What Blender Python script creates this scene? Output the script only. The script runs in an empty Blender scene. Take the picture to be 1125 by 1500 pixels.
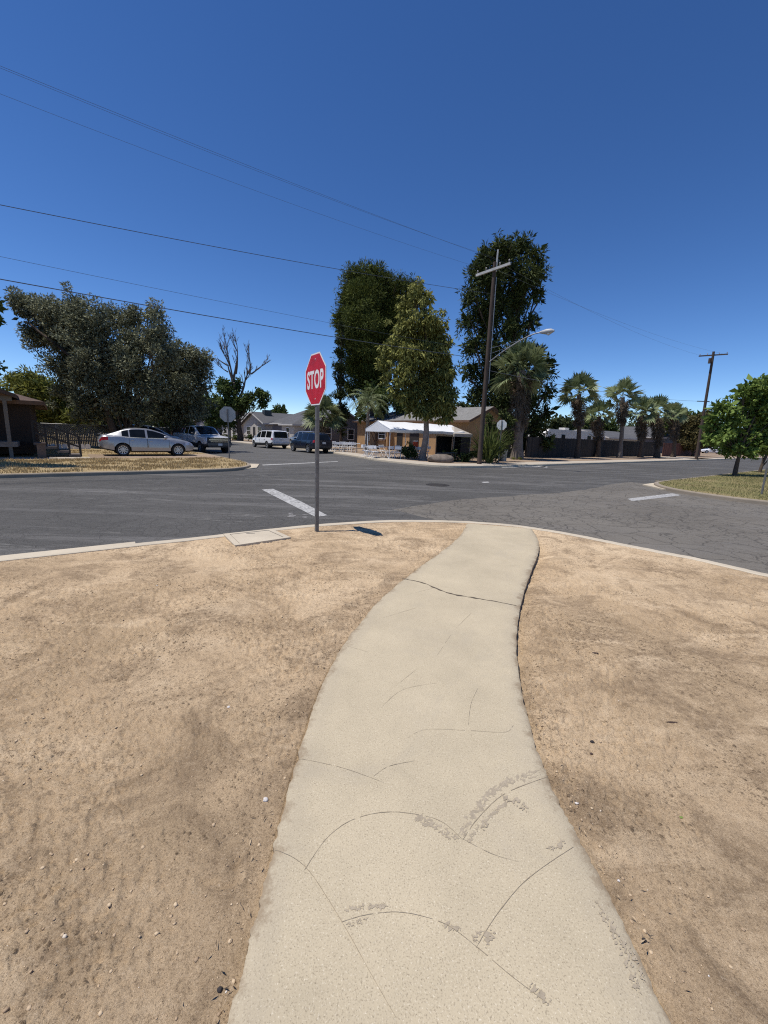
import bpy, bmesh, math, random
import numpy as np
from mathutils import Vector, Matrix
random.seed(11); RNG = np.random.default_rng(11)
rad = math.radians
SC = bpy.context.scene; COL = SC.collection

# ------------------------------------------------------------------ camera model and street frame
F = 600.; P = rad(10.67); ROLL = rad(2.0); H = 1.58
CR, SR = math.cos(ROLL), math.sin(ROLL)
def ray(px, py):
    u = (px-562.5)/F; v = (750-py)/F
    r = CR*u-SR*v; up = SR*u+CR*v
    return r, math.cos(P)+up*math.sin(P), -math.sin(P)+up*math.cos(P)
def G(px, py, z=0.):
    r = ray(px, py); k = (z-H)/r[2]; return (r[0]*k, r[1]*k)
def AT(px, py, Y):
    r = ray(px, py); k = Y/r[1]; return Vector((r[0]*k, Y, H+r[2]*k))
A0 = rad(51.5); D1 = (math.sin(A0), math.cos(A0)); D2 = (-D1[1], D1[0]); R0 = rad(38.5)
def W(s, t, z=0.): return Vector((s*D1[0]+t*D2[0], s*D1[1]+t*D2[1], z))
def ST(p): return (p[0]*D1[0]+p[1]*D1[1], p[0]*D2[0]+p[1]*D2[1])
def GS(px, py, z=0.): return ST(G(px, py, z))
def PS(px, py, s):
    r = ray(px, py); k = s/(r[0]*D1[0]+r[1]*D1[1]); return r[0]*k*D2[0]+r[1]*k*D2[1], H+r[2]*k
def PT(px, py, t):
    r = ray(px, py); k = t/(r[0]*D2[0]+r[1]*D2[1]); return r[0]*k*D1[0]+r[1]*k*D1[1], H+r[2]*k

# ------------------------------------------------------------------ material helpers
class NB:
    def __init__(s, name):
        s.m = bpy.data.materials.new(name); s.m.use_nodes = True
        s.nt = s.m.node_tree; s.b = s.nt.nodes['Principled BSDF']
        s.out = s.nt.nodes['Material Output']; s.co = s.nt.nodes.new('ShaderNodeTexCoord')
    def n(s, t, **kw):
        x = s.nt.nodes.new(t)
        for k, v in kw.items(): setattr(x, k, v)
        return x
    def l(s, a, b): s.nt.links.new(a, b)
    def vec(s, kind='Object', scale=(1,1,1), rot=0., loc=(0,0,0)):
        mp = s.n('ShaderNodeMapping'); mp.inputs['Scale'].default_value = scale
        mp.inputs['Rotation'].default_value = (0,0,rot); mp.inputs['Location'].default_value = loc
        s.l(s.co.outputs[kind], mp.inputs['Vector']); return mp.outputs[0]
    def noise(s, scale, detail=6, rough=.6, vec=None, dist=0., out='Fac'):
        x = s.n('ShaderNodeTexNoise'); x.inputs['Scale'].default_value = scale
        x.inputs['Detail'].default_value = detail; x.inputs['Roughness'].default_value = rough
        x.inputs['Distortion'].default_value = dist
        s.l(vec if vec is not None else s.co.outputs['Object'], x.inputs['Vector']); return x.outputs[out]
    def vor(s, scale, feature='F1', vec=None, out='Distance'):
        x = s.n('ShaderNodeTexVoronoi', feature=feature); x.inputs['Scale'].default_value = scale
        s.l(vec if vec is not None else s.co.outputs['Object'], x.inputs['Vector']); return x.outputs[out]
    def ramp(s, fac, pts):
        x = s.n('ShaderNodeValToRGB'); e = x.color_ramp.elements
        while len(e) < len(pts): e.new(.5)
        for i, (p, c) in enumerate(pts):
            e[i].position = p; e[i].color = (c, c, c, 1) if isinstance(c, (int, float)) else (*c, 1)
        s.l(fac, x.inputs[0]); return x.outputs[0]
    def mix(s, fac, a, b, mode='MIX'):
        x = s.n('ShaderNodeMix', data_type='RGBA', blend_type=mode)
        for i, v in ((0, fac), (6, a), (7, b)):
            if isinstance(v, (int, float)): x.inputs[i].default_value = v if i == 0 else (v, v, v, 1)
            elif isinstance(v, tuple): x.inputs[i].default_value = (*v, 1)
            else: s.l(v, x.inputs[i])
        return x.outputs[2]
    def math(s, op, a, b=0.):
        x = s.n('ShaderNodeMath', operation=op)
        for i, v in ((0, a), (1, b)):
            if isinstance(v, (int, float)): x.inputs[i].default_value = v
            else: s.l(v, x.inputs[i])
        return x.outputs[0]
    def bump(s, h, strength=.5, dist=.01, prev=None):
        x = s.n('ShaderNodeBump'); x.inputs['Strength'].default_value = strength; x.inputs['Distance'].default_value = dist
        s.l(h, x.inputs['Height'])
        if prev is not None: s.l(prev, x.inputs['Normal'])
        return x.outputs[0]
    def fin(s, col=None, rough=None, normal=None, metal=None, spec=None):
        for k, v in (('Base Color', col), ('Roughness', rough), ('Metallic', metal), ('Specular IOR Level', spec)):
            if v is None: continue
            if isinstance(v, (int, float)): s.b.inputs[k].default_value = v
            elif isinstance(v, tuple): s.b.inputs[k].default_value = (*v, 1)
            else: s.l(v, s.b.inputs[k])
        if normal is not None: s.l(normal, s.b.inputs['Normal'])
        return s.m
def simple(name, c, rough=.7, var=.25, scale=4., metal=0., bump=0., spec=.5, bscale=None):
    b = NB(name); f = b.noise(scale, 6, .65)
    lo = tuple(x*(1-var) for x in c); hi = tuple(min(1, x*(1+var)) for x in c)
    col = b.ramp(f, [(.3, lo), (.7, hi)])
    nrm = b.bump(b.noise(bscale or scale*6, 5, .6), bump, .02) if bump else None
    return b.fin(col, rough, nrm, metal, spec)
def leafmat(name, c1, c2, trans=.25, rough=.75, big=.35):
    b = NB(name); g = b.n('ShaderNodeNewGeometry')
    f = b.math('ADD', b.math('MULTIPLY', g.outputs['Random Per Island'], .65), b.math('MULTIPLY', b.noise(big, 3), .5))
    col = b.ramp(f, [(.2, c1), (.85, c2)])
    b.fin(col, rough, spec=.18)
    t = b.n('ShaderNodeBsdfTranslucent'); b.l(col, t.inputs['Color'])
    mx = b.n('ShaderNodeMixShader'); mx.inputs[0].default_value = trans
    b.l(b.b.outputs[0], mx.inputs[1]); b.l(t.outputs[0], mx.inputs[2]); b.l(mx.outputs[0], b.out.inputs[0])
    return b.m

# ------------------------------------------------------------------ mesh helpers
class MB:
    def __init__(s): s.v = []; s.f = []
    def add(s, vs, fs):
        o = len(s.v); s.v += [tuple(p) for p in vs]; s.f += [tuple(i+o for i in f) for f in fs]; return s
    def box(s, c, d, rot=None):
        x, y, z = d[0]/2, d[1]/2, d[2]/2; c = Vector(c)
        vs = [Vector(q) for q in ((-x,-y,-z),(x,-y,-z),(x,y,-z),(-x,y,-z),(-x,-y,z),(x,-y,z),(x,y,z),(-x,y,z))]
        if rot is not None: vs = [rot @ q for q in vs]
        return s.add([q+c for q in vs], [(0,3,2,1),(4,5,6,7),(0,1,5,4),(1,2,6,5),(2,3,7,6),(3,0,4,7)])
    def bar(s, a, b, w, h=None):
        a = Vector(a); b = Vector(b); d = b-a; h = h or w
        q = d.to_track_quat('Z', 'Y').to_matrix(); return s.box((a+b)/2, (w, h, d.length), q)
    def tube(s, pts, rs, n=8, cap=True):
        pts = [Vector(p) for p in pts]; vs = []; fs = []
        if isinstance(rs, (int, float)): rs = [rs]*len(pts)
        ref = Vector((.13, .97, .21))
        for i, p in enumerate(pts):
            d = (pts[min(i+1, len(pts)-1)]-pts[max(i-1, 0)]).normalized()
            a = d.cross(ref)
            if a.length < .05: a = d.cross(Vector((1, 0, 0)))
            a.normalize(); b = d.cross(a)
            for k in range(n):
                t = 2*math.pi*k/n; vs.append(p+rs[i]*(math.cos(t)*a+math.sin(t)*b))
        for i in range(len(pts)-1):
            for k in range(n): fs.append((i*n+k, i*n+(k+1) % n, (i+1)*n+(k+1) % n, (i+1)*n+k))
        if cap: fs.append(tuple(range(n))[::-1]); fs.append(tuple((len(pts)-1)*n+k for k in range(n)))
        return s.add(vs, fs)
    def lathe(s, prof, n=24, M=None):
        vs = []; fs = []
        for r, z in prof:
            for k in range(n):
                t = 2*math.pi*k/n; vs.append(Vector((r*math.cos(t), r*math.sin(t), z)))
        for i in range(len(prof)-1):
            for k in range(n): fs.append((i*n+k, i*n+(k+1) % n, (i+1)*n+(k+1) % n, (i+1)*n+k))
        if M is not None: vs = [M @ v for v in vs]
        return s.add(vs, fs)
    def prism(s, poly, z0, z1, M=None):
        n = len(poly); vs = [Vector((p[0], p[1], z0)) for p in poly]+[Vector((p[0], p[1], z1)) for p in poly]
        if M is not None: vs = [M @ v for v in vs]
        return s.add(vs, [tuple(range(n))[::-1], tuple(range(n, 2*n))]+[(i, (i+1) % n, n+(i+1) % n, n+i) for i in range(n)])
    def build(s, name, mat, parent=None, smooth=None, kind=None, loc=None, rotz=None, label=None):
        me = bpy.data.meshes.new(name); me.from_pydata(s.v, [], s.f); me.update()
        return link(me, name, mat, parent, smooth, kind, loc, rotz, label)
def link(me, name, mat, parent=None, smooth=None, kind=None, loc=None, rotz=None, label=None):
    for m in (mat if isinstance(mat, (list, tuple)) else [mat]): me.materials.append(m)
    if smooth is not None:
        me.polygons.foreach_set('use_smooth', [True]*len(me.polygons))
        if smooth < 170: me.set_sharp_from_angle(angle=rad(smooth))
    o = bpy.data.objects.new(name, me); COL.objects.link(o)
    if parent is not None: o.parent = parent
    if kind: o['kind'] = kind
    if loc is not None: o.location = loc
    if rotz is not None: o.rotation_euler = (0, 0, rotz)
    if label: o['label'] = label
    return o
def npmesh(name, v, f, mat, parent=None, smooth=None, kind=None):
    """v (N,3), f (M,k) arrays"""
    me = bpy.data.meshes.new(name); v = np.asarray(v, np.float32); f = np.asarray(f, np.int32); M, k = f.shape
    me.vertices.add(len(v)); me.vertices.foreach_set('co', v.ravel())
    me.loops.add(M*k); me.loops.foreach_set('vertex_index', f.ravel())
    me.polygons.add(M); me.polygons.foreach_set('loop_start', np.arange(0, M*k, k, dtype=np.int32))
    me.update(calc_edges=True); me.validate()
    return link(me, name, mat, parent, smooth, kind)
def thing(name, label, cat, loc=(0,0,0), rotz=0., group=None):
    o = bpy.data.objects.new(name, None); COL.objects.link(o); o.location = loc; o.rotation_euler = (0, 0, rotz)
    o['label'] = label; o['category'] = cat
    if group: o['group'] = group
    return o
def tag(o, label, cat, group=None, kind=None):
    o['label'] = label; o['category'] = cat
    if group: o['group'] = group
    if kind: o['kind'] = kind
    return o
def dup(o, label=None, loc=None, rotz=None, parent=None):
    c = o.copy(); COL.objects.link(c)
    if parent is not None: c.parent = parent
    if label: c['label'] = label
    if loc is not None: c.location = loc
    if rotz is not None: c.rotation_euler = (0, 0, rotz)
    for ch in o.children: dup(ch, parent=c)
    return c

# ------------------------------------------------------------------ numpy noise
def vnoise(x, y, seed=0):
    xi = np.floor(x).astype(np.int64); yi = np.floor(y).astype(np.int64); fx = x-xi; fy = y-yi
    fx = fx*fx*fx*(fx*(fx*6-15)+10); fy = fy*fy*fy*(fy*(fy*6-15)+10)
    def h(a, b):
        n = (a*374761393+b*668265263+seed*974634777) & 0x7fffffff
        n = ((n ^ (n >> 13))*1274126177) & 0x7fffffff
        return ((n ^ (n >> 16)) & 0xffff)/65535.
    return (h(xi, yi)*(1-fx)+h(xi+1, yi)*fx)*(1-fy)+(h(xi, yi+1)*(1-fx)+h(xi+1, yi+1)*fx)*fy
def fbm(x, y, oct=5, seed=0, g=.5):
    a = 1.; s = 0.; t = 0.
    for i in range(oct):
        s = s+a*vnoise(x, y, seed+i*17); t += a; a *= g
        x, y = x*1.93*.8-y*1.93*.6+3.1, x*1.93*.6+y*1.93*.8+7.7
    return s/t
def catmull(pts, n=8):
    pts = [Vector(p) for p in pts]; out = []
    for i in range(len(pts)-1):
        a = pts[max(i-1, 0)]; b = pts[i]; c = pts[i+1]; d = pts[min(i+2, len(pts)-1)]
        for k in range(n):
            t = k/n
            out.append(.5*((2*b)+(c-a)*t+(2*a-5*b+4*c-d)*t*t+(3*b-a-3*c+d)*t*t*t))
    return out+[pts[-1]]
def offset(pts, d):
    out = []
    for i, p in enumerate(pts):
        a = pts[max(i-1, 0)]; b = pts[min(i+1, len(pts)-1)]; t = (b-a).normalized()
        out.append(p+Vector((-t.y, t.x))*d)
    return out

# ================================================================== MATERIALS
def m_dirt():
    b = NB('dirt'); c = b.co.outputs['Object']
    big = b.noise(.5, 7, .66, c, .4); mid = b.noise(1.9, 9, .74, c, .8); fine = b.noise(26, 8, .8, c); grain = b.noise(140, 5, .78, c)
    st = b.noise(1.2, 7, .7, b.vec(scale=(1, 2.4, 1), rot=.5), .6)
    col = b.ramp(big, [(.34, (.415, .300, .180)), (.5, (.555, .405, .248)), (.64, (.685, .520, .333))])
    dk = b.ramp(mid, [(.47, 0.), (.60, .75), (.75, .9)]); col = b.mix(dk, col, (.275, .194, .118))
    col = b.mix(b.ramp(st, [(.52, 0.), (.66, .65)]), col, (.74, .565, .365))
    patch = b.ramp(b.noise(.9, 7, .7, b.vec(loc=(7, 3, 0)), .6), [(.42, .12), (.6, 1.)])
    sp = b.math('MULTIPLY', b.ramp(fine, [(.535, 0.), (.60, .9)]), patch); col = b.mix(sp, col, (.16, .11, .07))
    hi = b.math('MULTIPLY', b.ramp(fine, [(.38, .55), (.46, 0.)]), patch); col = b.mix(hi, col, (.76, .58, .38))
    col = b.mix(b.ramp(grain, [(.36, .7), (.46, 0.)]), col, (.15, .10, .062))
    col = b.mix(b.ramp(grain, [(.56, 0.), (.68, .55)]), col, (.74, .60, .44))
    clod = b.vor(30, 'F1', b.vec(scale=(1, 1, 1))); cl2 = b.vor(75, 'F1')
    pm = b.ramp(b.noise(1.3, 7, .75, b.vec(loc=(2, 8, 0))), [(.46, 0.), (.58, 1.)])
    mask = b.math('MULTIPLY', pm, b.ramp(clod, [(.08, 1.), (.26, 0.)])); mask2 = b.math('MULTIPLY', pm, b.ramp(cl2, [(.10, 1.), (.28, 0.)]))
    col = b.mix(b.math('MULTIPLY', mask, .7), col, (.19, .13, .082)); col = b.mix(b.math('MULTIPLY', mask2, .6), col, (.20, .14, .088))
    n1 = b.bump(fine, .8, .022); n2 = b.bump(mask, .9, .014, n1); n3 = b.bump(grain, .7, .007, b.bump(mask2, .7, .008, n2))
    return b.fin(col, .95, n3, spec=.1)
def m_conc(name, base, dark, light, speck=.5, bumps=.25, edge=False):
    b = NB(name); c = b.co.outputs['Object']
    big = b.noise(1.3, 6, .65, c); col = b.ramp(big, [(.32, tuple(x*.86 for x in base)), (.68, tuple(x*1.07 for x in base))])
    g = b.noise(190, 2, .6, c); col = b.mix(b.ramp(g, [(.55, 0.), (.72, speck)]), col, dark)
    g2 = b.noise(150, 2, .6, b.vec(loc=(3, 5, 1))); col = b.mix(b.ramp(g2, [(.58, 0.), (.75, speck)]), col, light)
    w = b.noise(4.5, 7, .7, b.vec(loc=(9, 2, 0)), 1.); col = b.mix(b.ramp(w, [(.56, 0.), (.78, .35)]), col, tuple(x*.72 for x in base))
    v = b.vor(95); col = b.mix(b.ramp(v, [(.1, .35*speck), (.3, 0.)]), col, tuple(x*.6 for x in dark))
    if edge:
        at = b.n('ShaderNodeAttribute'); at.attribute_name = 'edge'; e = b.math('ADD', at.outputs['Fac'], b.math('MULTIPLY', b.math('SUBTRACT', b.noise(6., 9, .8, b.vec(loc=(5, 5, 5))), .5), .36))
        col = b.mix(b.ramp(e, [(.0, .55), (.15, 0.)]), col, (.375, .32, .235)); col = b.mix(b.ramp(e, [(.0, .8), (.045, 0.)]), col, (.26, .195, .125))
        f2 = b.noise(1.1, 8, .75, b.vec(loc=(1, 4, 2)), .8); col = b.mix(b.ramp(f2, [(.54, 0.), (.70, .30)]), col, (.36, .315, .245))
        sp2 = b.noise(22, 6, .8, b.vec(loc=(8, 1, 0))); col = b.mix(b.ramp(sp2, [(.62, 0.), (.72, .35)]), col, (.30, .25, .18))
    return b.fin(col, .88, b.bump(g, bumps, .003, b.bump(w, .15, .01)), spec=.25)
def m_asph(name, c0, c1, crack=0., wear=.3, rotc=0.):
    b = NB(name); c = b.co.outputs['Object']
    big = b.noise(.35, 6, .65, c); col = b.ramp(big, [(.3, c0), (.7, c1)])
    st = b.noise(1., 6, .65, b.vec(scale=(.12, 1.1, 1), rot=-R0), .4)
    col = b.mix(b.ramp(st, [(.5, 0.), (.75, wear)]), col, (.20, .19, .18))
    pt = b.noise(2.6, 10, .8, b.vec(scale=(.35, 1.8, 1), rot=-R0, loc=(4, 1, 0)), 1.2); pm = b.ramp(b.noise(.28, 5, .6, b.vec(loc=(3, 9, 0))), [(.45, .15), (.6, 1.)])
    col = b.mix(b.math('MULTIPLY', b.ramp(pt, [(.53, 0.), (.64, wear*.9)]), pm), col, (.24, .23, .21))
    col = b.mix(b.ramp(b.noise(.9, 8, .75, b.vec(scale=(.4, 1., 1), rot=-R0, loc=(1, 7, 0)), .8), [(.56, 0.), (.7, .55)]), col, tuple(x*.55 for x in c0))
    g = b.noise(130, 3, .7, c); col = b.mix(b.ramp(g, [(.45, 0.), (.75, .55)]), col, (.25, .24, .225))
    col = b.mix(b.ramp(g, [(.25, .6), (.5, 0.)]), col, (.02, .02, .022))
    nb = b.bump(g, .5, .004)
    if crack:
        dv = b.n('ShaderNodeVectorMath', operation='ADD'); ns = b.noise(1.6, 5, .6, c, 0, 'Color')
        sc = b.n('ShaderNodeVectorMath', operation='SCALE'); b.l(ns, sc.inputs[0]); sc.inputs['Scale'].default_value = .55
        b.l(b.vec(scale=(1, 1, 1)), dv.inputs[0]); b.l(sc.outputs[0], dv.inputs[1])
        v = b.vor(1.5, 'DISTANCE_TO_EDGE', dv.outputs[0]); v2 = b.vor(4.2, 'DISTANCE_TO_EDGE', dv.outputs[0])
        k1 = b.ramp(v, [(0., 1.), (.025, 0.)])
        k2 = b.math('MULTIPLY', b.ramp(v2, [(0., 1.), (.05, 0.)]), b.ramp(b.noise(.5, 4, .6, c), [(.4, 0.), (.55, .85)]))
        k = b.math('MAXIMUM', k1, k2); col = b.mix(b.math('MULTIPLY', k, crack), col, (.022, .02, .018))
        nb = b.bump(b.math('SUBTRACT', 1., k), .5, .02, nb)
    return b.fin(col, .88, nb, spec=.3)
DIRT = m_dirt()
WALK = m_conc('walk_concrete', (.495, .417, .287), (.17, .13, .085), (.76, .68, .53), .62, .4, True)
KERB = m_conc('kerb_concrete', (.54, .465, .35), (.25, .2, .15), (.66, .62, .54), .4)
KERBD = m_conc('weathered_kerb', (.30, .25, .19), (.14, .11, .08), (.45, .4, .32), .5)
ASPH = m_asph('asphalt', (.044, .0415, .037), (.077, .073, .066), .2, .8)
ASPHO = m_asph('old_asphalt', (.122, .106, .084), (.18, .160, .130), .6, .34)
ASPHS = m_asph('side_asphalt', (.075, .072, .067), (.105, .101, .094), .4, .25)
PAINTW = NB('road_paint')
_c = PAINTW.ramp(PAINTW.noise(14, 8, .8, None, .6), [(.40, (.13, .125, .12)), (.48, (.34, .33, .31)), (.62, (.52, .51, .48))])
PAINTW = PAINTW.fin(_c, .8)
def m_ground(name, cols, scale=.5):
    b = NB(name); f = b.noise(scale, 8, .7, None, .5); f2 = b.noise(scale*14, 5, .7)
    col = b.ramp(f, [(.3, cols[0]), (.5, cols[1]), (.7, cols[2])])
    col = b.mix(b.ramp(f2, [(.45, 0.), (.75, .5)]), col, tuple(x*.5 for x in cols[0]))
    return b.fin(col, .95, b.bump(f2, .6, .04), spec=.1)
STRAW = m_ground('straw_ground', [(.25, .18, .09), (.36, .27, .145), (.42, .33, .19)], .8)
LOTM = m_ground('dry_lot_soil', [(.22, .16, .11), (.32, .24, .17), (.38, .3, .22)], .25)
TURF = m_ground('patchy_turf', [(.13, .14, .05), (.22, .19, .085), (.30, .23, .125)], .5)
FARG = m_ground('far_ground', [(.16, .15, .07), (.25, .21, .12), (.3, .25, .16)], .03)
STRAWB = leafmat('straw_blades', (.30, .21, .09), (.58, .45, .24), .15)
TURFB = leafmat('turf_blades', (.09, .12, .03), (.40, .33, .16), .2, big=.9)
BARK = simple('bark', (.085, .06, .042), .95, .4, 6, bump=.6)
BARKG = simple('grey_bark', (.17, .14, .115), .95, .35, 5, bump=.6)
BARKP = simple('pale_bark', (.26, .20, .16), .9, .35, 3, bump=.5)
DEADW = simple('dead_wood', (.12, .09, .075), .9, .3, 5)
CREO = NB('creosote_pole'); _c = CREO.ramp(CREO.noise(3, 7, .7, CREO.vec(scale=(9, 9, .5))), [(.3, (.035, .024, .018)), (.7, (.11, .075, .055))]); CREO = CREO.fin(_c, .9, CREO.bump(CREO.noise(6, 5, .6, CREO.vec(scale=(9, 9, .5))), .5, .012))
STEEL = simple('galvanised_steel', (.30, .30, .30), .5, .3, 8, .7)
DGREY = simple('dull_galvanised_post', (.17, .165, .16), .6, .3, 9, .4)
WHITE = simple('white_paint', (.78, .77, .75), .5, .06, 2)
DIRTYW = simple('offwhite_paint', (.55, .53, .50), .6, .12, 3)
PVC = simple('white_vinyl', (.80, .80, .80), .55, .04, 1.5)
SREF = simple('sign_red', (.52, .012, .024), .45, .22, 6)
SWHT = simple('sign_white', (.82, .80, .79), .45, .06, 5)
ALU = simple('sign_back', (.36, .36, .36), .5, .15, 5, .35)
ALU2 = simple('pale_sign_back', (.62, .62, .62), .55, .08, 5, .1)
BLACK = simple('black_rubber', (.018, .018, .018), .85, .3, 8)
PLAST = simple('dark_plastic', (.03, .03, .032), .6, .2, 6)
RIMM = simple('alloy', (.5, .5, .51), .35, .1, 5, .8)
CHROME = simple('chrome', (.65, .65, .66), .15, .05, 5, 1.)
def carpaint(name, c, metal=.5, rough=.3):
    b = NB(name); col = b.ramp(b.noise(2, 3), [(.3, tuple(x*.95 for x in c)), (.7, tuple(min(1, x*1.05) for x in c))])
    b.fin(col, rough, None, metal); b.b.inputs['Coat Weight'].default_value = .6; b.b.inputs['Coat Roughness'].default_value = .06; return b.m
SILVER = carpaint('silver_paint', (.35, .352, .365), .5, .33); CARWHITE = carpaint('white_car_paint', (.78, .78, .78), 0.)
TRUCKP = carpaint('truck_paint', (.66, .65, .635), .1); NAVY = carpaint('navy_paint', (.012, .017, .035), .3, .25)
MAROON = carpaint('maroon_paint', (.10, .015, .015), .2)
GLASS = NB('car_glass'); GLASS = GLASS.fin(GLASS.ramp(GLASS.noise(1.5, 2), [(.3, (.004, .005, .006)), (.7, (.010, .012, .014))]), .05, None, 0., .3)
PANE = NB('window_pane'); PANE = PANE.fin(PANE.ramp(PANE.noise(1.5, 2), [(.3, (.012, .015, .018)), (.7, (.035, .04, .046))]), .1, None, 0., .4)
REDL = simple('tail_lamp', (.30, .01, .012), .25, .2, 9); LAMP = simple('head_lamp', (.62, .63, .65), .15, .1, 9, .3)
def m_shingle(name, c):
    b = NB(name); w = b.n('ShaderNodeTexBrick'); w.inputs['Scale'].default_value = 3.
    w.inputs['Mortar Size'].default_value = .012; w.offset = .5
    b.l(b.vec(scale=(1., 1., 1.)), w.inputs['Vector'])
    w.inputs['Color1'].default_value = (*tuple(x*.85 for x in c), 1); w.inputs['Color2'].default_value = (*tuple(x*1.15 for x in c), 1); w.inputs['Mortar'].default_value = (*tuple(x*.5 for x in c), 1)
    col = b.mix(b.ramp(b.noise(.9, 7, .7), [(.4, 0.), (.7, .4)]), w.outputs[0], tuple(x*.6 for x in c))
    return b.fin(col, .95, b.bump(b.noise(30, 4), .4, .02), spec=.2)
ROOFG = m_shingle('grey_shingle', (.23, .225, .215)); ROOFD = m_shingle('dark_shingle', (.115, .115, .12)); ROOFB = m_shingle('brown_shingle', (.125, .088, .072))
def m_stucco(name, c): return simple(name, c, .92, .12, 1.2, bump=.35, spec=.2, bscale=45)
TAN = m_stucco('tan_stucco', (.42, .262, .135)); GREYW = m_stucco('grey_stucco', (.15, .145, .155)); CREAM = m_stucco('cream_stucco', (.50, .47, .42)); BRSHADE = m_stucco('shade_toned_siding', (.045, .032, .027))  # brown siding albedo lowered: shade on the porch house is put into its colour
TRIMB = simple('brown_trim', (.15, .085, .05), .8, .2, 4); DOORM = simple('dark_door', (.022, .018, .016), .7, .2, 4)
def m_planks(name, c, w=6.5):
    b = NB(name); x = b.n('ShaderNodeSeparateXYZ'); b.l(b.co.outputs['Object'], x.inputs[0])
    fr = b.math('FRACT', b.math('MULTIPLY', x.outputs[0], w)); fl = b.math('FLOOR', b.math('MULTIPLY', x.outputs[0], w))
    wn = b.n('ShaderNodeTexWhiteNoise', noise_dimensions='1D'); b.l(fl, wn.inputs['W'])
    col = b.ramp(b.math('ADD', b.math('MULTIPLY', wn.outputs[0], .6), b.math('MULTIPLY', b.noise(5, 6, .7, b.vec(scale=(5, 5, .5))), .5)), [(.2, tuple(q*.5 for q in c)), (.8, tuple(q*1.35 for q in c))])
    gap = b.ramp(fr, [(.02, 0.), (.07, 1.), (.93, 1.), (.98, 0.)])
    return b.fin(b.mix(gap, tuple(q*.15 for q in c), col), .9, b.bump(gap, .6, .02))
FENCEW = m_planks('shade_toned_planks', (.042, .034, .028)); FENCER = m_planks('red_planks', (.15, .06, .042)); FENCEG = m_planks('grey_slats', (.10, .10, .10), 14)  # first plank colour is darkened to stand in for conifer and palm shade
ROCKM = simple('rock', (.19, .155, .125), .95, .4, 3, bump=.8)
ORANGE = simple('orange_plastic', (.55, .07, .02), .5, .1, 4)
CANG = simple('grey_canopy_fabric', (.42, .375, .32), .8, .1, 2); TENTDARK = simple('tent_interior_black', (.012, .012, .014), .9, .2, 3)
WIREM = simple('wire', (.11, .12, .14), .7, .2, 3)
CRK = simple('crack_dirt', (.30, .245, .17), .95, .3, 20); STAIN = NB('grey_smear')
STAIN = STAIN.fin(STAIN.ramp(STAIN.noise(60, 4, .7), [(.35, (.29, .24, .17)), (.65, (.39, .325, .235))]), .9)
L_OLIVE = leafmat('olive_leaves', (.060, .066, .034), (.30, .31, .20), .15, .85)
L_YELL = leafmat('yellow_green_leaves', (.06, .075, .015), (.24, .25, .06), .3)
L_OAK = leafmat('oak_leaves', (.03, .05, .012), (.12, .16, .045), .25)
L_PINE = leafmat('pine_needles', (.022, .033, .008), (.135, .16, .036), .15, .8)
L_CYP = leafmat('cypress_scales', (.016, .024, .008), (.05, .065, .022), .1)
L_EUC = leafmat('gum_leaves', (.065, .075, .018), (.34, .34, .10), .25)
L_BUN = leafmat('conifer_needles', (.016, .027, .008), (.095, .115, .034), .12, .8)
L_PALM = leafmat('palm_blades', (.055, .078, .028), (.28, .32, .16), .2, .45)
L_SKIRT = leafmat('dead_fronds', (.05, .036, .025), (.20, .15, .105), .1, .8)
L_MULB = leafmat('mulberry_leaves', (.070, .115, .020), (.25, .34, .085), .3)
L_BUSH = leafmat('bush_leaves', (.02, .035, .01), (.08, .11, .035), .2)
L_BROWN = leafmat('bronze_leaves', (.045, .04, .014), (.15, .125, .05), .2)
L_FAR = leafmat('far_leaves', (.03, .042, .014), (.11, .13, .05), .15)

# ================================================================== SETTING
ZR = -.12
def sheet(name, pts, z, mat, kind='structure'):
    m = MB(); m.add([(p[0], p[1], z) for p in pts], [tuple(range(len(pts)))]); return m.build(name, mat, kind=kind)
def stpoly(l): return [W(*p) for p in l]
g = sheet('ground', [(-1800,-1800),(1800,-1800),(1800,1800),(-1800,1800)], -.4, FARG)
rw = random.Random(4)
edge = [(6+14*i/40., 7.25+rw.uniform(-.06, .06)+.25*math.sin(i*.21)) for i in range(41)]
m = MB()
poly = [(-260,5.0),(6,5.0)]+edge+[(20,5.0),(330,5.0),(330,18.5),(22,18.5),(6,18.5),(-260,18.5)]
sheet('road', stpoly(poly), ZR, ASPH)
sheet('side_road', stpoly([(6,18.5),(22,18.5),(22,220),(6,220)]), ZR, ASPHS)
sheet('near_road', stpoly([(6,-120),(20,-120)]+edge[::-1]), ZR, ASPHO)

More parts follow.
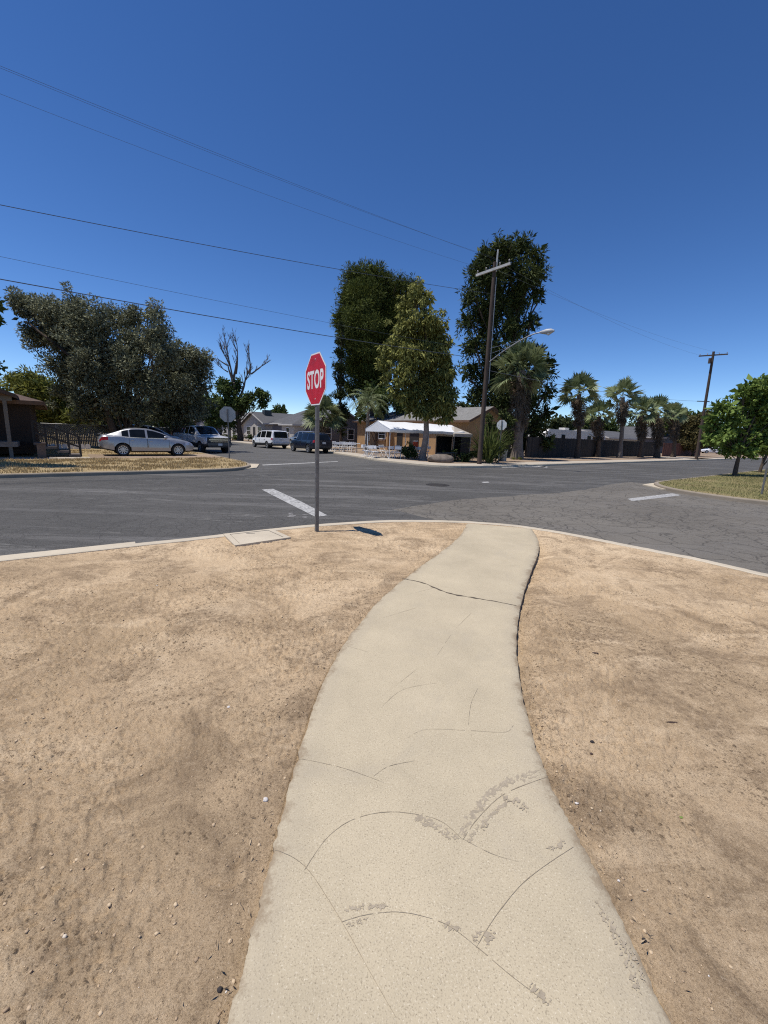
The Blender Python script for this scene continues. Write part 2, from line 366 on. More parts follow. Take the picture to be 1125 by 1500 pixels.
# near corner: kerb, dirt, path
kin = [Vector(G(*p)) for p in [(0,822),(100,811),(200,800),(290,790.5),(425,775),(480,770),(560,765),(620,764.5),(683,766),(740,770),(780,775),(840,785),(900,797),(960,809),(1030,823),(1125,845)]]
kin = [Vector(W(-60,6.3)[:2]), Vector(W(-8,6.3)[:2]), Vector(W(-4,6.29)[:2]), Vector(W(-2.4,6.28)[:2]), Vector(W(-1.4,6.27)[:2])]+kin+[Vector(W(6.88,-.1)[:2]), Vector(W(6.93,-1.5)[:2]), Vector(W(6.95,-12)[:2]), Vector(W(6.95,-60)[:2])]
kin = [kin[0]]+catmull(kin[1:-1], 8)+[kin[-1]]
def sweep(name, line, prof, mat, jit=0.):
    """prof: list of (offset to the left of the line, z)"""
    m = MB(); rr = random.Random(7); offs = [offset(line, o) for o, z in prof]; n = len(prof); vs = []
    for i in range(len(line)):
        j = rr.uniform(-jit, jit)
        for k in range(n): vs.append((offs[k][i].x+j, offs[k][i].y+j, prof[k][1]))
    fs = [(i*n+k, i*n+k+1, (i+1)*n+k+1, (i+1)*n+k) for i in range(len(line)-1) for k in range(n-1)]
    m.add(vs, fs); return m.build(name, mat, kind='structure')
sweep('kerb', kin, [(.17,-.2),(.165,-.012),(.15,.004),(.02,.008),(.0,.0),(-.01,-.2)], KERB, .008)
# wide gutter slab at the left end, butt against kerb
gl = [p for p in offset(kin, .1665) if -7 < ST(p)[0] < .75]
sweep('gutter', gl, [(.13,-.2),(.13,-.012),(.115,-.004),(.0,-.002),(.0,-.2)], KERB, .004)

Ledge = [(-.38,-4),(-.38,-1.5),(-.38,-.2)]+[G(*p, z=.02) for p in [(330,1500),(355,1400),(380,1300),(404,1210),(430,1120),(462,1010),(500,940),(550,880),(600,838),(650,805),(676,783),(683,766.5)]]
Redge = [(.86,-4),(.86,-1.5),(.86,-.2)]+[G(*p, z=.02) for p in [(985,1500),(930,1370),(860,1240),(826,1180),(800,1130),(775,1050),(757,970),(759,900),(775,845),(792,808),(791,790),(780,774.5)]]
def resamp(pts, n):
    P_ = np.array([tuple(p) for p in pts]); k = np.arange(len(P_)); xs = np.linspace(0, len(P_)-1, n)
    L = np.stack([np.interp(xs, k, P_[:, i]) for i in (0, 1)], 1); w = 13
    for _ in range(3):
        Q = np.pad(L, ((w, w), (0, 0)), mode='reflect', reflect_type='odd'); L = np.stack([np.convolve(Q[:, i], np.ones(2*w+1)/(2*w+1), 'valid') for i in (0, 1)], 1)
    return L
NW = 420
Le = resamp(Ledge, NW); Re = resamp(Redge, NW)
# y-monotone edges matched by arc length share
nz = (fbm(np.arange(NW)*.23, np.zeros(NW)+.5, 4, 5)-.5)*.03
Le[:, 0] += nz; Re[:, 0] += (fbm(np.arange(NW)*.31, np.zeros(NW)+4.5, 5, 9)-.5)*.022
NA = 15; vs = []; us = [-.0, .008, .02]+list(np.linspace(.06, .94, NA-6))+[.98, .992, 1.0]
zz = [-.15, .012, .019]+[.02]*(NA-6)+[.019, .012, -.15]
allv = np.zeros((NW, NA, 3))
for k, (u, z) in enumerate(zip(us, zz)):
    allv[:, k, :2] = Le*(1-u)+Re*u; allv[:, k, 2] = z
allv[:, 0, :2] = allv[:, 1, :2]; allv[:, -1, :2] = allv[:, -2, :2]
ii = np.arange(NW-1)[:, None]*NA+np.arange(NA-1)[None]
po = npmesh('path', allv.reshape(-1, 3), np.stack([ii, ii+1, ii+NA+1, ii+NA], -1).reshape(-1, 4), WALK, smooth=40, kind='structure')

av = po.data.attributes.new('edge', 'FLOAT', 'POINT'); wdt = np.linalg.norm(Re-Le, axis=1)[:, None]; uu = np.array(us)[None]
av.data.foreach_set('value', (np.minimum(uu, 1-uu)*wdt).astype(np.float32).ravel())
# dirt as a polar sheet, with real relief
ang = np.concatenate([np.linspace(-rad(72), rad(72), 1150), np.linspace(rad(72), 2*math.pi-rad(72), 130)[1:-1]])
NR = 430; kb = np.array([(p.x, p.y) for p in kin])
dirx, diry = np.sin(ang), np.cos(ang)
rmax = np.full(len(ang), 45.)
for (ax, ay), (bx, by) in zip(kb[:-1], kb[1:]):
    ex, ey = bx-ax, by-ay; den = dirx*ey-diry*ex; den = np.where(abs(den) < 1e-9, 1e-9, den)
    r_ = (ax*ey-ay*ex)/den; q = (ax*diry-ay*dirx)/den
    ok = (r_ > 0) & (q >= -1e-6) & (q <= 1+1e-6); rmax = np.where(ok & (r_ < rmax), r_, rmax)
tt = np.linspace(0, 1, NR)[None]
Rr = .32*(((rmax+.02)/.32)[:, None]**tt)
X = Rr*dirx[:, None]; Y = Rr*diry[:, None]
def segdist(X, Y, L):
    d = np.full(X.shape, 1e9)
    for (ax, ay), (bx, by) in zip(L[:-1], L[1:]):
        ex, ey = bx-ax, by-ay; q = np.clip(((X-ax)*ex+(Y-ay)*ey)/(ex*ex+ey*ey+1e-12), 0, 1)
        d = np.minimum(d, (X-ax-q*ex)**2+(Y-ay-q*ey)**2)
    return np.sqrt(d)
def inpoly(X, Y, Pg):
    c = np.zeros(X.shape, bool); j = len(Pg)-1
    for i in range(len(Pg)):
        xi, yi = Pg[i]; xj, yj = Pg[j]
        if yi != yj: c ^= ((yi > Y) != (yj > Y)) & (X < (xj-xi)*(Y-yi)/(yj-yi)+xi)
        j = i
    return c
Lc = Le[::12]; Rc = Re[::12]
near = (np.abs(X) < 6) & (Y < 8.5) & (Y > -4.5)
dl = np.full(X.shape, 9.); dr = np.full(X.shape, 9.); ins = np.zeros(X.shape, bool)
dl[near] = segdist(X[near], Y[near], Lc); dr[near] = segdist(X[near], Y[near], Rc)
ins[near] = inpoly(X[near], Y[near], np.concatenate([Lc, Rc[::-1]]))
big = fbm(X*.55, Y*.55, 3, 1); mid = fbm(X*2.4+5, Y*2.4, 5, 2, .6); fine = fbm(X*16, Y*16, 4, 3, .65)
rid = 1-np.abs(2*fbm(X*7+2, Y*9, 4, 8, .6)-1)
mask = np.clip((fbm(X*.9+9, Y*.9+3, 4, 21)-.38)*5, .12, 1)
Z = -.006+(big-.5)*.05+(mid-.5)*.02+(fine-.5)*(.005+.015*mask)+np.clip(rid-.84, 0, 1)*.06*mask
fine2 = fbm(X*45, Y*45, 3, 33); Z += (fine2-.5)*(.004+.022*mask)
# scuffed tyre / shoe marks across the dirt
for (a, b, w_, dp) in [(((640,800)), (330,1010), .05, .014), ((655,806), (300,1070), .04, .012), ((560,985), (520,1010), .05, .012), ((300,1285), (345,1255), .02, .014), ((620,845), (470,925), .06, .012), ((690,1000), (1120,1330), .03, .0)]:
    L = np.array(catmull([Vector(G(*a)), (Vector(G(*a))+Vector(G(*b)))/2+Vector((.06, -.05)), Vector(G(*b))], 6))
    d = segdist(X, Y, L[:, :2]); md = .5+.5*np.sin(fbm(X*3, Y*3, 2, 50)*40)
    Z += (-dp*np.exp(-(d/w_)**2)+.55*dp*np.exp(-((d-1.8*w_)/(.6*w_))**2))*(.3+.7*md)
edgek = np.clip((Rr[:, -1:]-Rr)/.5, 0, 1); Z = Z*(.25+.75*edgek)+(1-edgek)*-.004
lowr = .010+.026*np.clip((Y-1.8)/1.2, 0, 1)*np.clip((6.6-Y)/.8, 0, 1)
Z -= np.exp(-(dl/.07)**2)*.008*(.5+mid); Z = np.where(dr < .5, Z-lowr*np.exp(-(dr/.10)**2), Z)
far_in = ins & (dl > .05) & (dr > .05)
Z = np.where(ins, np.minimum(Z, -.012), np.minimum(Z, .012+np.clip(np.minimum(dl, dr)-.02, 0, .3)*.3)); Z = np.where(far_in, -.05, Z)
na = len(ang); ia = np.arange(na); ib = (ia+1) % na
q = ia[:, None]*NR+np.arange(NR-1)[None]; q2 = ib[:, None]*NR+np.arange(NR-1)[None]
V = np.stack([X, Y, Z], -1).reshape(-1, 3)
fq = np.stack([q, q+1, q2+1, q2], -1).reshape(-1, 4)
npmesh('dirt', V, fq[:, ::-1], DIRT, smooth=180, kind='structure')

# scratches, smears and the crack lie on the path as thin films
def strip(m, pix, w, z=.0216, jit=0., seed=1):
    rr = random.Random(seed); L = catmull([Vector(G(*p, z=z)) for p in pix], 7)
    ws = [w*(.55+.45*math.sin(math.pi*min(1, max(.0, i/(len(L)-1)))))*(1+rr.uniform(-jit, jit)) for i in range(len(L))]
    a = []; n = len(L)
    for i, p in enumerate(L):
        t = (L[min(i+1, n-1)]-L[max(i-1, 0)]).normalized(); nn = Vector((-t.y, t.x))*ws[i]/2
        jj = Vector((rr.uniform(-1, 1), rr.uniform(-1, 1)))*w*jit*.4
        a += [(*(p+nn+jj), z), (*(p-nn+jj), z)]
    m.add(a, [(2*i, 2*i+1, 2*i+3, 2*i+2) for i in range(n-1) if m is m0 or math.sin(i*1.7+seed)+math.sin(i*.6+seed*.3) > -1.7])
m0 = MB(); m = MB()
strip(m0, [(588,847),(620,854),(655,868),(690,875),(720,880),(757,887)], .022, jit=.7)
for pix, w in [([(434,1110),(470,1117),(510,1127),(562,1146)], .004), ([(446,1274),(480,1226),(520,1199),(575,1189),(640,1200),(676,1228)], .0045), ([(678,1230),(700,1198),(740,1162),(803,1137)], .006),
      ([(500,1350),(540,1339),(590,1336),(650,1352),(700,1388),(750,1430),(810,1475)], .004), ([(697,1388),(730,1336),(775,1285),(840,1240)], .005), ([(548,1136),(570,1122),(608,1114)], .004),
      ([(402,1243),(446,1268),(495,1340),(540,1420),(580,1490)], .004), ([(557,1037),(590,1010),(640,1000)], .003), ([(598,1080),(625,1068),(690,1070),(740,1072),(752,1062)], .003),
      ([(560,905),(610,890)], .004), ([(668,920),(690,898)], .003), ([(585,1000),(610,980)], .003), ([(686,1062),(690,1030),(700,1008)], .003), ([(505,945),(540,955)], .003),
      ([(677,1228),(720,1250),(760,1262)], .003), ([(600,870),(640,860)], .003), ([(640,960),(660,930)], .003)]:
    strip(m, pix, w*.42, z=.0217+.000004*len(m.f), jit=.5, seed=int(pix[0][0]))
m0.build('path_crack', simple('crack_dark', (.09, .07, .05), .95, .3, 20), kind='structure'); m.build('path_scratches', CRK, kind='structure')
m = MB(); rr = random.Random(5)
def smear(line, n, spread, lmin, lmax, w0, w1, bias=0.):
    L = catmull([Vector(p) for p in line], 30); d = [0.]
    for p, q in zip(L, L[1:]): d.append(d[-1]+(q-p).length)
    lanes = 2 if n < 30 else 3
    for k in range(lanes):
        off = bias+(k-(lanes-1)/2)*spread*1.1; sd = rr.uniform(0, 90); prev = None
        for i in range(0, len(L)-1):
            p = L[i]; t = (L[i+1]-L[i]).normalized(); nn = Vector((-t.y, t.x)); x = np.array([d[i]*.16+sd])
            env = min(1, 6*min(i, len(L)-2-i)/len(L))
            wl = w1*2.1*max(0., float(fbm(x, x*0+.3, 4, 3, .75)[0])-.44)*4*env; wr = w1*2.1*max(0., float(fbm(x*1.3, x*0+7.3, 4, 5, .75)[0])-.47)*4*env
            cur = (p+nn*(off+wl), p+nn*(off-wr)) if wl+wr > .25 else None
            if cur and prev:
                zk = .0203+.0000025*(len(m.f)+1); m.add([(*G(v.x, v.y, zk), zk) for v in (prev[0], prev[1], cur[1], cur[0])], [(0, 1, 2, 3)])
            prev = cur
smear([(678,1228),(700,1190),(735,1155),(795,1135)], 46, 3.2, 4, 13, 1., 2.8, -5.)
smear([(678,1232),(704,1200),(742,1166)], 26, 2.2, 4, 12, .8, 2.2, 6.)
smear([(606,1192),(640,1208),(676,1230)], 34, 3., 4, 12, .8, 2.4, 3.)
smear([(502,1336),(530,1328),(572,1326)], 26, 2.2, 3, 9, 1., 2.6)
smear([(505,1352),(540,1342)], 10, 3, 3, 8, .8, 1.8, 4)
smear([(650,1352),(676,1362)], 14, 2.4, 3, 8, 1.2, 3)
smear([(693,1378),(706,1362)], 16, 3., 3, 10, 1.2, 3.2); smear([(708,1388),(722,1362)], 16, 4., 3, 10, 1.2, 3.4)
smear([(775,1440),(808,1472)], 22, 4., 4, 12, 1.5, 4)
smear([(800,1245),(830,1232)], 12, 4, 4, 9, 1, 2.4); smear([(868,1318),(898,1362),(925,1420),(938,1462)], 20, 5, 3, 10, 1, 2.2); smear([(905,1372),(930,1402),(945,1440)], 10, 3, 3, 10, 1, 1.8)
smear([(735,1160),(775,1188)], 10, 5, 3, 7, .8, 2)
smear([(705,1215),(715,1205)], 8, 3, 4, 8, 1, 2)
m.build('path_smears', STAIN, kind='structure')

# far lots
def corner(l): return [Vector(W(*p)[:2]) for p in l]
def lot(name, kl, close, mat, z=0., kmat=KERBD):
    line = [kl[0]]+catmull(kl[1:-1], 8)+[kl[-1]]
    sweep('kerb', line, [(-.005,-.2),(.0,-.03),(.012,-.004),(.03,.004),(.15,.006),(.16,-.08)], kmat, .006)
    inn = offset(line, .155); sheet(name, list(inn)+[Vector(W(*p)[:2]) for p in close], z, mat)
    return inn
left_in = lot('dry_lot', corner([(-260,16.95),(-20,16.95),(0,16.95),(4.6,17.05),(6.2,17.7),(7.1,19.2),(7.45,21.5),(7.5,26),(7.5,60),(7.5,220)]), [(-260,220)], STRAW)
mid_in = lot('corner_lot', corner([(20.5,220),(19.1,60),(18.5,45),(18.2,32),(17.3,25.5),(16.45,21.8),(16.4,18.6),(17.0,16.4),(19,15.4),(24,15.2),(40,15.2),(80,15.2),(330,15.2)]), [(330,220)], LOTM, kmat=KERB)
isl_in = lot('turf_lot', corner([(330,6.6),(60,6.6),(25,6.6),(20.6,6.6),(18.9,6.15),(17.6,5.1),(16.9,3.6),(16.75,1.5),(16.75,-10),(16.75,-120)]), [(330,-120)], TURF)
SIDEW = m_conc('old_pavement', (.47, .41, .33), (.25, .2, .15), (.6, .55, .46), .4)
m = MB(); sw = offset([Vector(p) for p in mid_in], 1.35)
def slab(name, pts, z0, z1, mat): return MB().prism([(p[0], p[1]) for p in pts], z0, z1).build(name, mat, kind='structure')
sel = [i for i, p in enumerate(mid_in) if ST(p)[1] < 70 and ST(p)[0] < 150]
slab('pavement', [mid_in[i] for i in sel]+[sw[i] for i in sel[::-1]], -.05, .012, SIDEW)
slab('pavement', stpoly([(-60,23.9),(1.2,23.9),(1.2,25.0),(-60,25.0)]), -.05, .012, SIDEW)
slab('driveway', stpoly([(1.2,23.95),(7.34,23.95),(7.34,27.3),(1.2,27.3)]), -.05, .008, LOTM)
slab('driveway_apron', [Vector(G(*p, z=ZR)) for p in [(362,680),(380,680.5),(376,686),(358,688)]], -.15, -.085, KERB)
slab('kerb_ramp', [Vector(G(*p, z=ZR)) for p in [(941,711),(968,707.5),(975,713),(985,719),(972,718)]], -.15, -.075, KERB)
slab('driveway', stpoly([(59,15.36),(66,15.36),(66,20),(59,20)]), -.05, .012, SIDEW)
# paint and ironwork on the road
PAINTO = simple('worn_paint', (.20, .19, .18), .9, .4, 30)
def line(name, pix, mat=PAINTW, z=ZR+.004): return sheet(name, [G(*p, z=z) for p in pix], z, mat)
line('stop_line', [(383,717),(400,716),(442,735),(480,755),(462,757),(424,738)]); line('stop_line', [(919,730.5),(985,722.5),(998,725.5),(926,734)])
line('road_line', [(384,680.6),(440,678.2),(495,675.6),(495,676.3),(440,679.2),(385,681.8)]); line('road_line', [(784,680.6),(803,684),(800,685),(780,681.6)]); line('road_line', [(735,684),(800,683),(800,684),(735,685)])
line('road_mark', [(705,706),(715,705.5),(717,707),(708,707.5)]); 
for q in range(7):
    cx, cy = rr.uniform(424, 448), rr.uniform(751, 758)
    line('worn_mark', [(cx+rr.uniform(2, 6)*math.cos(a*.9), cy+rr.uniform(.4, 1.3)*math.sin(a*.9)) for a in range(7)], PAINTO, ZR+.003+.0003*q)
mc = G(641, 710.5, z=ZR); m = MB(); m.lathe([(0.,.012),(.30,.012),(.31,.004),(.34,.004),(.34,.010),(.42,.008),(.43,-.05)], 28)
m.build('manhole_cover', simple('cast_iron', (.045, .04, .036), .7, .3, 30, .4), kind='structure', loc=(*mc, ZR))

# grass
def blades(name, ptsxy, h, w, mat, zb=0., lean=.6):
    n = len(ptsxy); th = RNG.uniform(0, 2*np.pi, n); hh = h*RNG.uniform(.4, 1.2, n); ln = RNG.uniform(0, lean, n); ph = RNG.uniform(0, 2*np.pi, n)
    p = np.zeros((n, 3)); p[:, :2] = ptsxy; p[:, 2] = zb-.005
    a = np.stack([np.cos(th)*w/2, np.sin(th)*w/2, np.zeros(n)], 1); tip = np.stack([np.cos(ph)*ln*hh, np.sin(ph)*ln*hh, hh], 1)
    v = np.stack([p-a, p+a, p+tip], 1).reshape(-1, 3); f = np.arange(3*n).reshape(-1, 3)
    return npmesh(name, v, f, mat, kind='stuff')
def scatter(poly, n, dens=None):
    P_ = np.array([(p[0], p[1]) for p in poly]); lo, hi = P_.min(0), P_.max(0); out = []
    while sum(map(len, out)) < n:
        q = RNG.uniform(lo, hi, (n, 2)); k = inpoly(q[:, 0], q[:, 1], P_)
        if dens: k &= RNG.uniform(0, 1, n) < dens(q[:, 0], q[:, 1])
        out.append(q[k])
    return np.concatenate(out)[:n]
dn = lambda x, y: np.clip((fbm(x*1.3, y*1.3, 4, 77)-.35)*4, .08, 1)
pl = [p for p in left_in if -16 < ST(p)[0] and ST(p)[1] < 23.8]
tag(blades('dry_grass', scatter(list(pl)+stpoly([(7.2,23.8),(-16,23.8)]), 26000, dn), .10, .03, STRAWB), 'dry straw-coloured grass on the far left corner', 'grass')
tag(blades('dry_grass', scatter(stpoly([(-12,27.4),(7,27.4),(7,32),(-12,32)]), 8000, dn), .10, .03, STRAWB), 'dry straw-coloured grass behind the silver sedan', 'grass')
pl = [p for p in isl_in if ST(p)[0] < 60 and ST(p)[1] > -3]
tag(blades('turf_grass', scatter(list(pl)+stpoly([(40,-3)]), 42000, lambda x, y: np.clip((fbm(x*.8, y*.8, 4, 99)-.3)*3.5, .12, 1)), .07, .02, TURFB), 'patchy green and brown turf on the right corner', 'grass')

# ================================================================== VEHICLES
def interp(tbl, x): return float(np.interp(x, [a for a, b in tbl], [b for a, b in tbl]))
def vehicle(name, label, cat, paint, S, loc, rotz, group=None):
    root = thing(name, label, cat, loc, rotz, group)
    L2 = S['L']/2; R = S['R']; Ra = R+.055; ax = S['axles']; wf = {}
    xs = sorted(set([round(x, 3) for x in np.arange(-L2+.02, L2-.02, .07)]+[round(a+d, 3) for a in ax for d in (-Ra-.004, -Ra+.004, Ra-.004, Ra+.004, -Ra*.92, Ra*.92)]+[-L2, L2]))
    sec = []
    for x in xs:
        hw = interp(S['hw'], x); zb = interp(S['zb'], x); zs = interp(S['zs'], x); zt = interp(S['zt'], x); h = zs-zb
        p = [[0, zb], [.8*hw, zb], [.965*hw, zb+.07], [hw, zb+.35*h], [.992*hw, zb+.74*h], [.95*hw, zs], [.86*hw, zs+.62*(zt-zs)], [.48*hw, zt-.004], [0, zt]]
        for a in ax:
            if abs(x-a) < Ra:
                za = R+math.sqrt(Ra*Ra-(x-a)**2)
                for k in range(5): p[k][1] = max(p[k][1], min(za, zs-.05+.008*k))
        sec.append(p)
    parts = {}
    def face(key, vs): parts.setdefault(key, MB()).add(vs, [tuple(range(len(vs)))])
    doors = S['doors']
    for i in range(len(xs)-1):
        xm = (xs[i]+xs[i+1])/2; a, b = sec[i], sec[i+1]
        for k in range(8):
            for sg in (1, -1):
                q = [(xs[i], sg*a[k][0], a[k][1]), (xs[i+1], sg*b[k][0], b[k][1]), (xs[i+1], sg*b[k+1][0], b[k+1][1]), (xs[i], sg*a[k+1][0], a[k+1][1])]
                if sg < 0: q = q[::-1]
                key = 'body'; side = 'l' if sg > 0 else 'r'
                if k < 2: key = 'underbody'
                elif k == 2 and S.get('sill'): key = 'underbody'
                elif k in S.get('lampk', (4,)) and xm > L2-S['hl']: key = 'headlight'+side
                elif k in S.get('tlk', (4,)) and xm < -L2+S['tl']: key = 'taillight'+side
                elif 2 < k < 5:
                    for d, (x0, x1) in enumerate(doors):
                        if x0+.015 < xm < x1-.015: key = 'door%d%s' % (d, side)
                        elif abs(xm-x0) <= .015 or abs(xm-x1) <= .015: pass
                face(key, q)
    for i, sgx in ((0, -1), (-1, 1)):
        p = sec[i]; q = [(xs[i], y, z) for y, z in p]+[(xs[i], -y, z) for y, z in p[::-1]]
        face('body', q if sgx > 0 else q[::-1])
    # cabin
    zr = S['roof']; x0, x1 = zr[0][0], zr[-1][0]; lo, hi = min(x0, x1), max(x0, x1)
    zr = sorted(zr); gx = sorted(set([round(x, 3) for x in np.linspace(lo, hi, 46)]+[round(a, 3) for a, b in zr]+[round(v, 3) for s_ in S['side'] for v in s_]))
    gs = []
    for x in gx:
        zz = interp(zr, x); hb = interp(S['hb'], x); hr = interp(S['hr'], x); zb = interp(S['zs'], x)-.02; e = max(zz-.035, zb+.01)
        f = lambda u: [hb+(hr-hb)*u, zb+(e-zb)*u]
        gs.append([f(0), f(.06), f(.93), [hr, e], [.86*hr, max(zz-.006, zb+.012)], [0, max(zz+S.get('crown', .018), zb+.015)]])
    for i in range(len(gx)-1):
        xm = (gx[i]+gx[i+1])/2; a, b = gs[i], gs[i+1]
        for k in range(5):
            for sg in (1, -1):
                q = [(gx[i], sg*a[k][0], a[k][1]), (gx[i+1], sg*b[k][0], b[k][1]), (gx[i+1], sg*b[k+1][0], b[k+1][1]), (gx[i], sg*a[k+1][0], a[k+1][1])]
                if sg < 0: q = q[::-1]
                key = 'cabin'; sd = 'l' if sg > 0 else 'r'
                if k == 1:
                    for n_, (u, v) in enumerate(S['side']):
                        if u < xm < v: key = 'side_window%d%s' % (n_, sd)
                if k == 4 and S['ws'][0] < xm < S['ws'][1]: key = 'windshield'
                if k == 4 and S['rw'][0] < xm < S['rw'][1]: key = 'rear_window'
                face(key, q)
    mats = {'body': paint, 'door': paint, 'cabin': paint, 'underbody': PLAST, 'headlight': LAMP, 'taillight': REDL}
    def clean(o):
        bm = bmesh.new(); bm.from_mesh(o.data); bmesh.ops.remove_doubles(bm, verts=bm.verts, dist=.0006)
        bmesh.ops.dissolve_degenerate(bm, edges=bm.edges, dist=.0003); bm.to_mesh(o.data); bm.free()
        o.data.polygons.foreach_set('use_smooth', [True]*len(o.data.polygons)); o.data.set_sharp_from_angle(angle=rad(38)); return o
    doorobj = {}
    for key, mb in parts.items():
        kind = key.rstrip('lr') if key[-1] in 'lr' and key[:-1].rstrip('0123456789') in ('door', 'side_window', 'headlight', 'taillight') else key
        kind = kind.rstrip('0123456789')
        o = clean(mb.build(kind, mats.get(kind, GLASS), root)); doorobj[key] = o
    # seams and handles
    for d, (a, b) in enumerate(doors):
        for sg, sd in ((1, 'l'), (-1, 'r')):
            dk = 'door%d%s' % (d, sd)
            if dk not in doorobj: continue
            for xx in (a, b):
                m = MB()
                for zz0 in np.arange(0, .86, .14):
                    zb = interp(S['zb'], xx); zs = interp(S['zs'], xx); h = zs-zb; hw = interp(S['hw'], xx)
                    u0 = .36+zz0*.72; u1 = min(u0+.1, .985)
                    wd = lambda u: hw*np.interp(u, [.35, .74, 1], [1, .992, .95])+.002
                    m.bar((xx, sg*wd(u0), zb+u0*h), (xx, sg*wd(u1), zb+u1*h), .012, .008)
                m.build('seam', BLACK, doorobj[dk])
            zb = interp(S['zb'], a); zs = interp(S['zs'], a); m = MB()
            hx = a+.14; hz = zb+.80*(zs-zb); m.box((hx, sg*(interp(S['hw'], hx)*.985+.012), hz), (.16, .025, .03)); m.build('handle', S.get('trim', paint), doorobj[dk])
    for a in ax:
        for sg in (1, -1):
            hw = interp(S['hw'], a); w = S.get('tw', .21); y = sg*(hw-w/2-.015)
            M = Matrix.Translation((a, y, R)) @ Matrix.Rotation(-sg*math.pi/2, 4, 'X')
            h = w/2; rr_ = R*S.get('rimk', .68)
            m = MB(); m.lathe([(rr_, -h), (R*.94, -h), (R, -h*.72), (R, h*.72), (R*.94, h), (rr_*1.02, h), (rr_, h*.8)], 28, M); wh = m.build('wheel', BLACK, root, 50)
            m = MB(); m.lathe([(rr_*1.02, h*.93), (rr_*.93, h*.9), (rr_*.9, h*.45), (rr_*.9, -h)], 28, M)
            for k in range(S.get('spokes', 7)):
                th = 2*math.pi*k/S.get('spokes', 7); rot = Matrix.Rotation(th, 4, 'Z')
                b2 = MB(); b2.box((rr_*.5, 0, h*.72), (rr_*.9, rr_*.2, h*.18)); m.add([M @ (rot @ Vector(v)) for v in b2.v], b2.f)
            m.lathe([(0, h*.86), (rr_*.2, h*.84), (rr_*.26, h*.7)], 16, M); m.build('rim', S.get('rimm', RIMM), wh, 40)
            m = MB(); m.lathe([(0, h*.35), (rr_*.92, h*.35)], 24, M); m.build('brake_disc', PLAST, wh)
    for sg in (1, -1):
        mx, mz = S['mirror']; y = sg*(interp(S['hb'], mx)+.13)
        m = MB(); m.tube([(mx+.09, y, mz), (mx+.05, y, mz), (mx-.06, y, mz), (mx-.08, y, mz)], [.02, .085, .09, .07], 10); m.bar((mx, sg*(interp(S['hb'], mx)-.04), mz-.05), (mx, y, mz-.03), .05, .03); m.build('side_mirror', S.get('mirm', paint), root, 60)
    fx = L2; fw = interp(S['hw'], L2)
    for nm, mat, boxes in S['extra']:
        m = MB()
        for c, d in boxes: m.box(c, d)
        m.build(nm, mat, root)
    return root
PLATE = simple('plate_white', (.6, .6, .6), .5, .1, 20)
STEELD = simple('dark_bumper', (.10, .10, .105), .4, .15, 5, .5)
SEDAN = dict(L=4.54, R=.325, axles=(1.365, -1.285), tl=.40, hl=.52, lampk=(4,), tlk=(4,), spokes=10,
  hw=[(-2.27,.62),(-2.2,.74),(-2.0,.84),(-1.6,.895),(-1,.912),(1,.912),(1.6,.90),(1.95,.84),(2.15,.72),(2.27,.52)],
  zb=[(-2.27,.46),(-2.15,.34),(-1.7,.24),(-1.2,.2),(1.4,.2),(2.0,.22),(2.2,.27),(2.27,.36)],
  zs=[(-2.27,.80),(-2.2,.95),(-2,1.0),(-1,.97),(0,.93),(.9,.90),(1.6,.80),(2.0,.72),(2.2,.63),(2.27,.55)],
  zt=[(-2.27,.86),(-2.22,1.03),(-2.1,1.10),(-1.7,1.10),(-.9,1.02),(.8,.99),(1.1,1.0),(1.6,.91),(2.0,.80),(2.2,.68),(2.27,.58)],
  roof=[(1.22,.97),(.95,1.10),(.55,1.29),(.2,1.40),(-.1,1.45),(-.5,1.465),(-.85,1.445),(-1.2,1.37),(-1.6,1.22),(-1.98,1.09)],
  hb=[(-1.98,.62),(-1.6,.76),(-1.1,.83),(0,.862),(.8,.85),(1.22,.68)], hr=[(-1.98,.55),(-1.5,.53),(-.6,.56),(.2,.57),(.7,.62),(1.22,.64)],
  side=[(-1.28,-.98),(-.92,-.2),(-.1,.82)], ws=(.18,1.2), rw=(-1.9,-1.12), doors=[(-.98,-.15),(-.12,.92)], mirror=(.75,1.0),
  extra=[('grille', PLAST, [((2.268,0,.52),(.02,.7,.1)),((2.262,0,.36),(.03,.8,.12))]), ('licence_plate', PLATE, [((-2.28,0,.72),(.02,.32,.16))]), ('spoiler', SILVER, [((-2.2,0,1.11),(.1,1.1,.025))]),
         ('belt_trim', CHROME, [((-.2,.868,.955),(1.9,.012,.018)),((-.2,-.868,.955),(1.9,.012,.018))])])
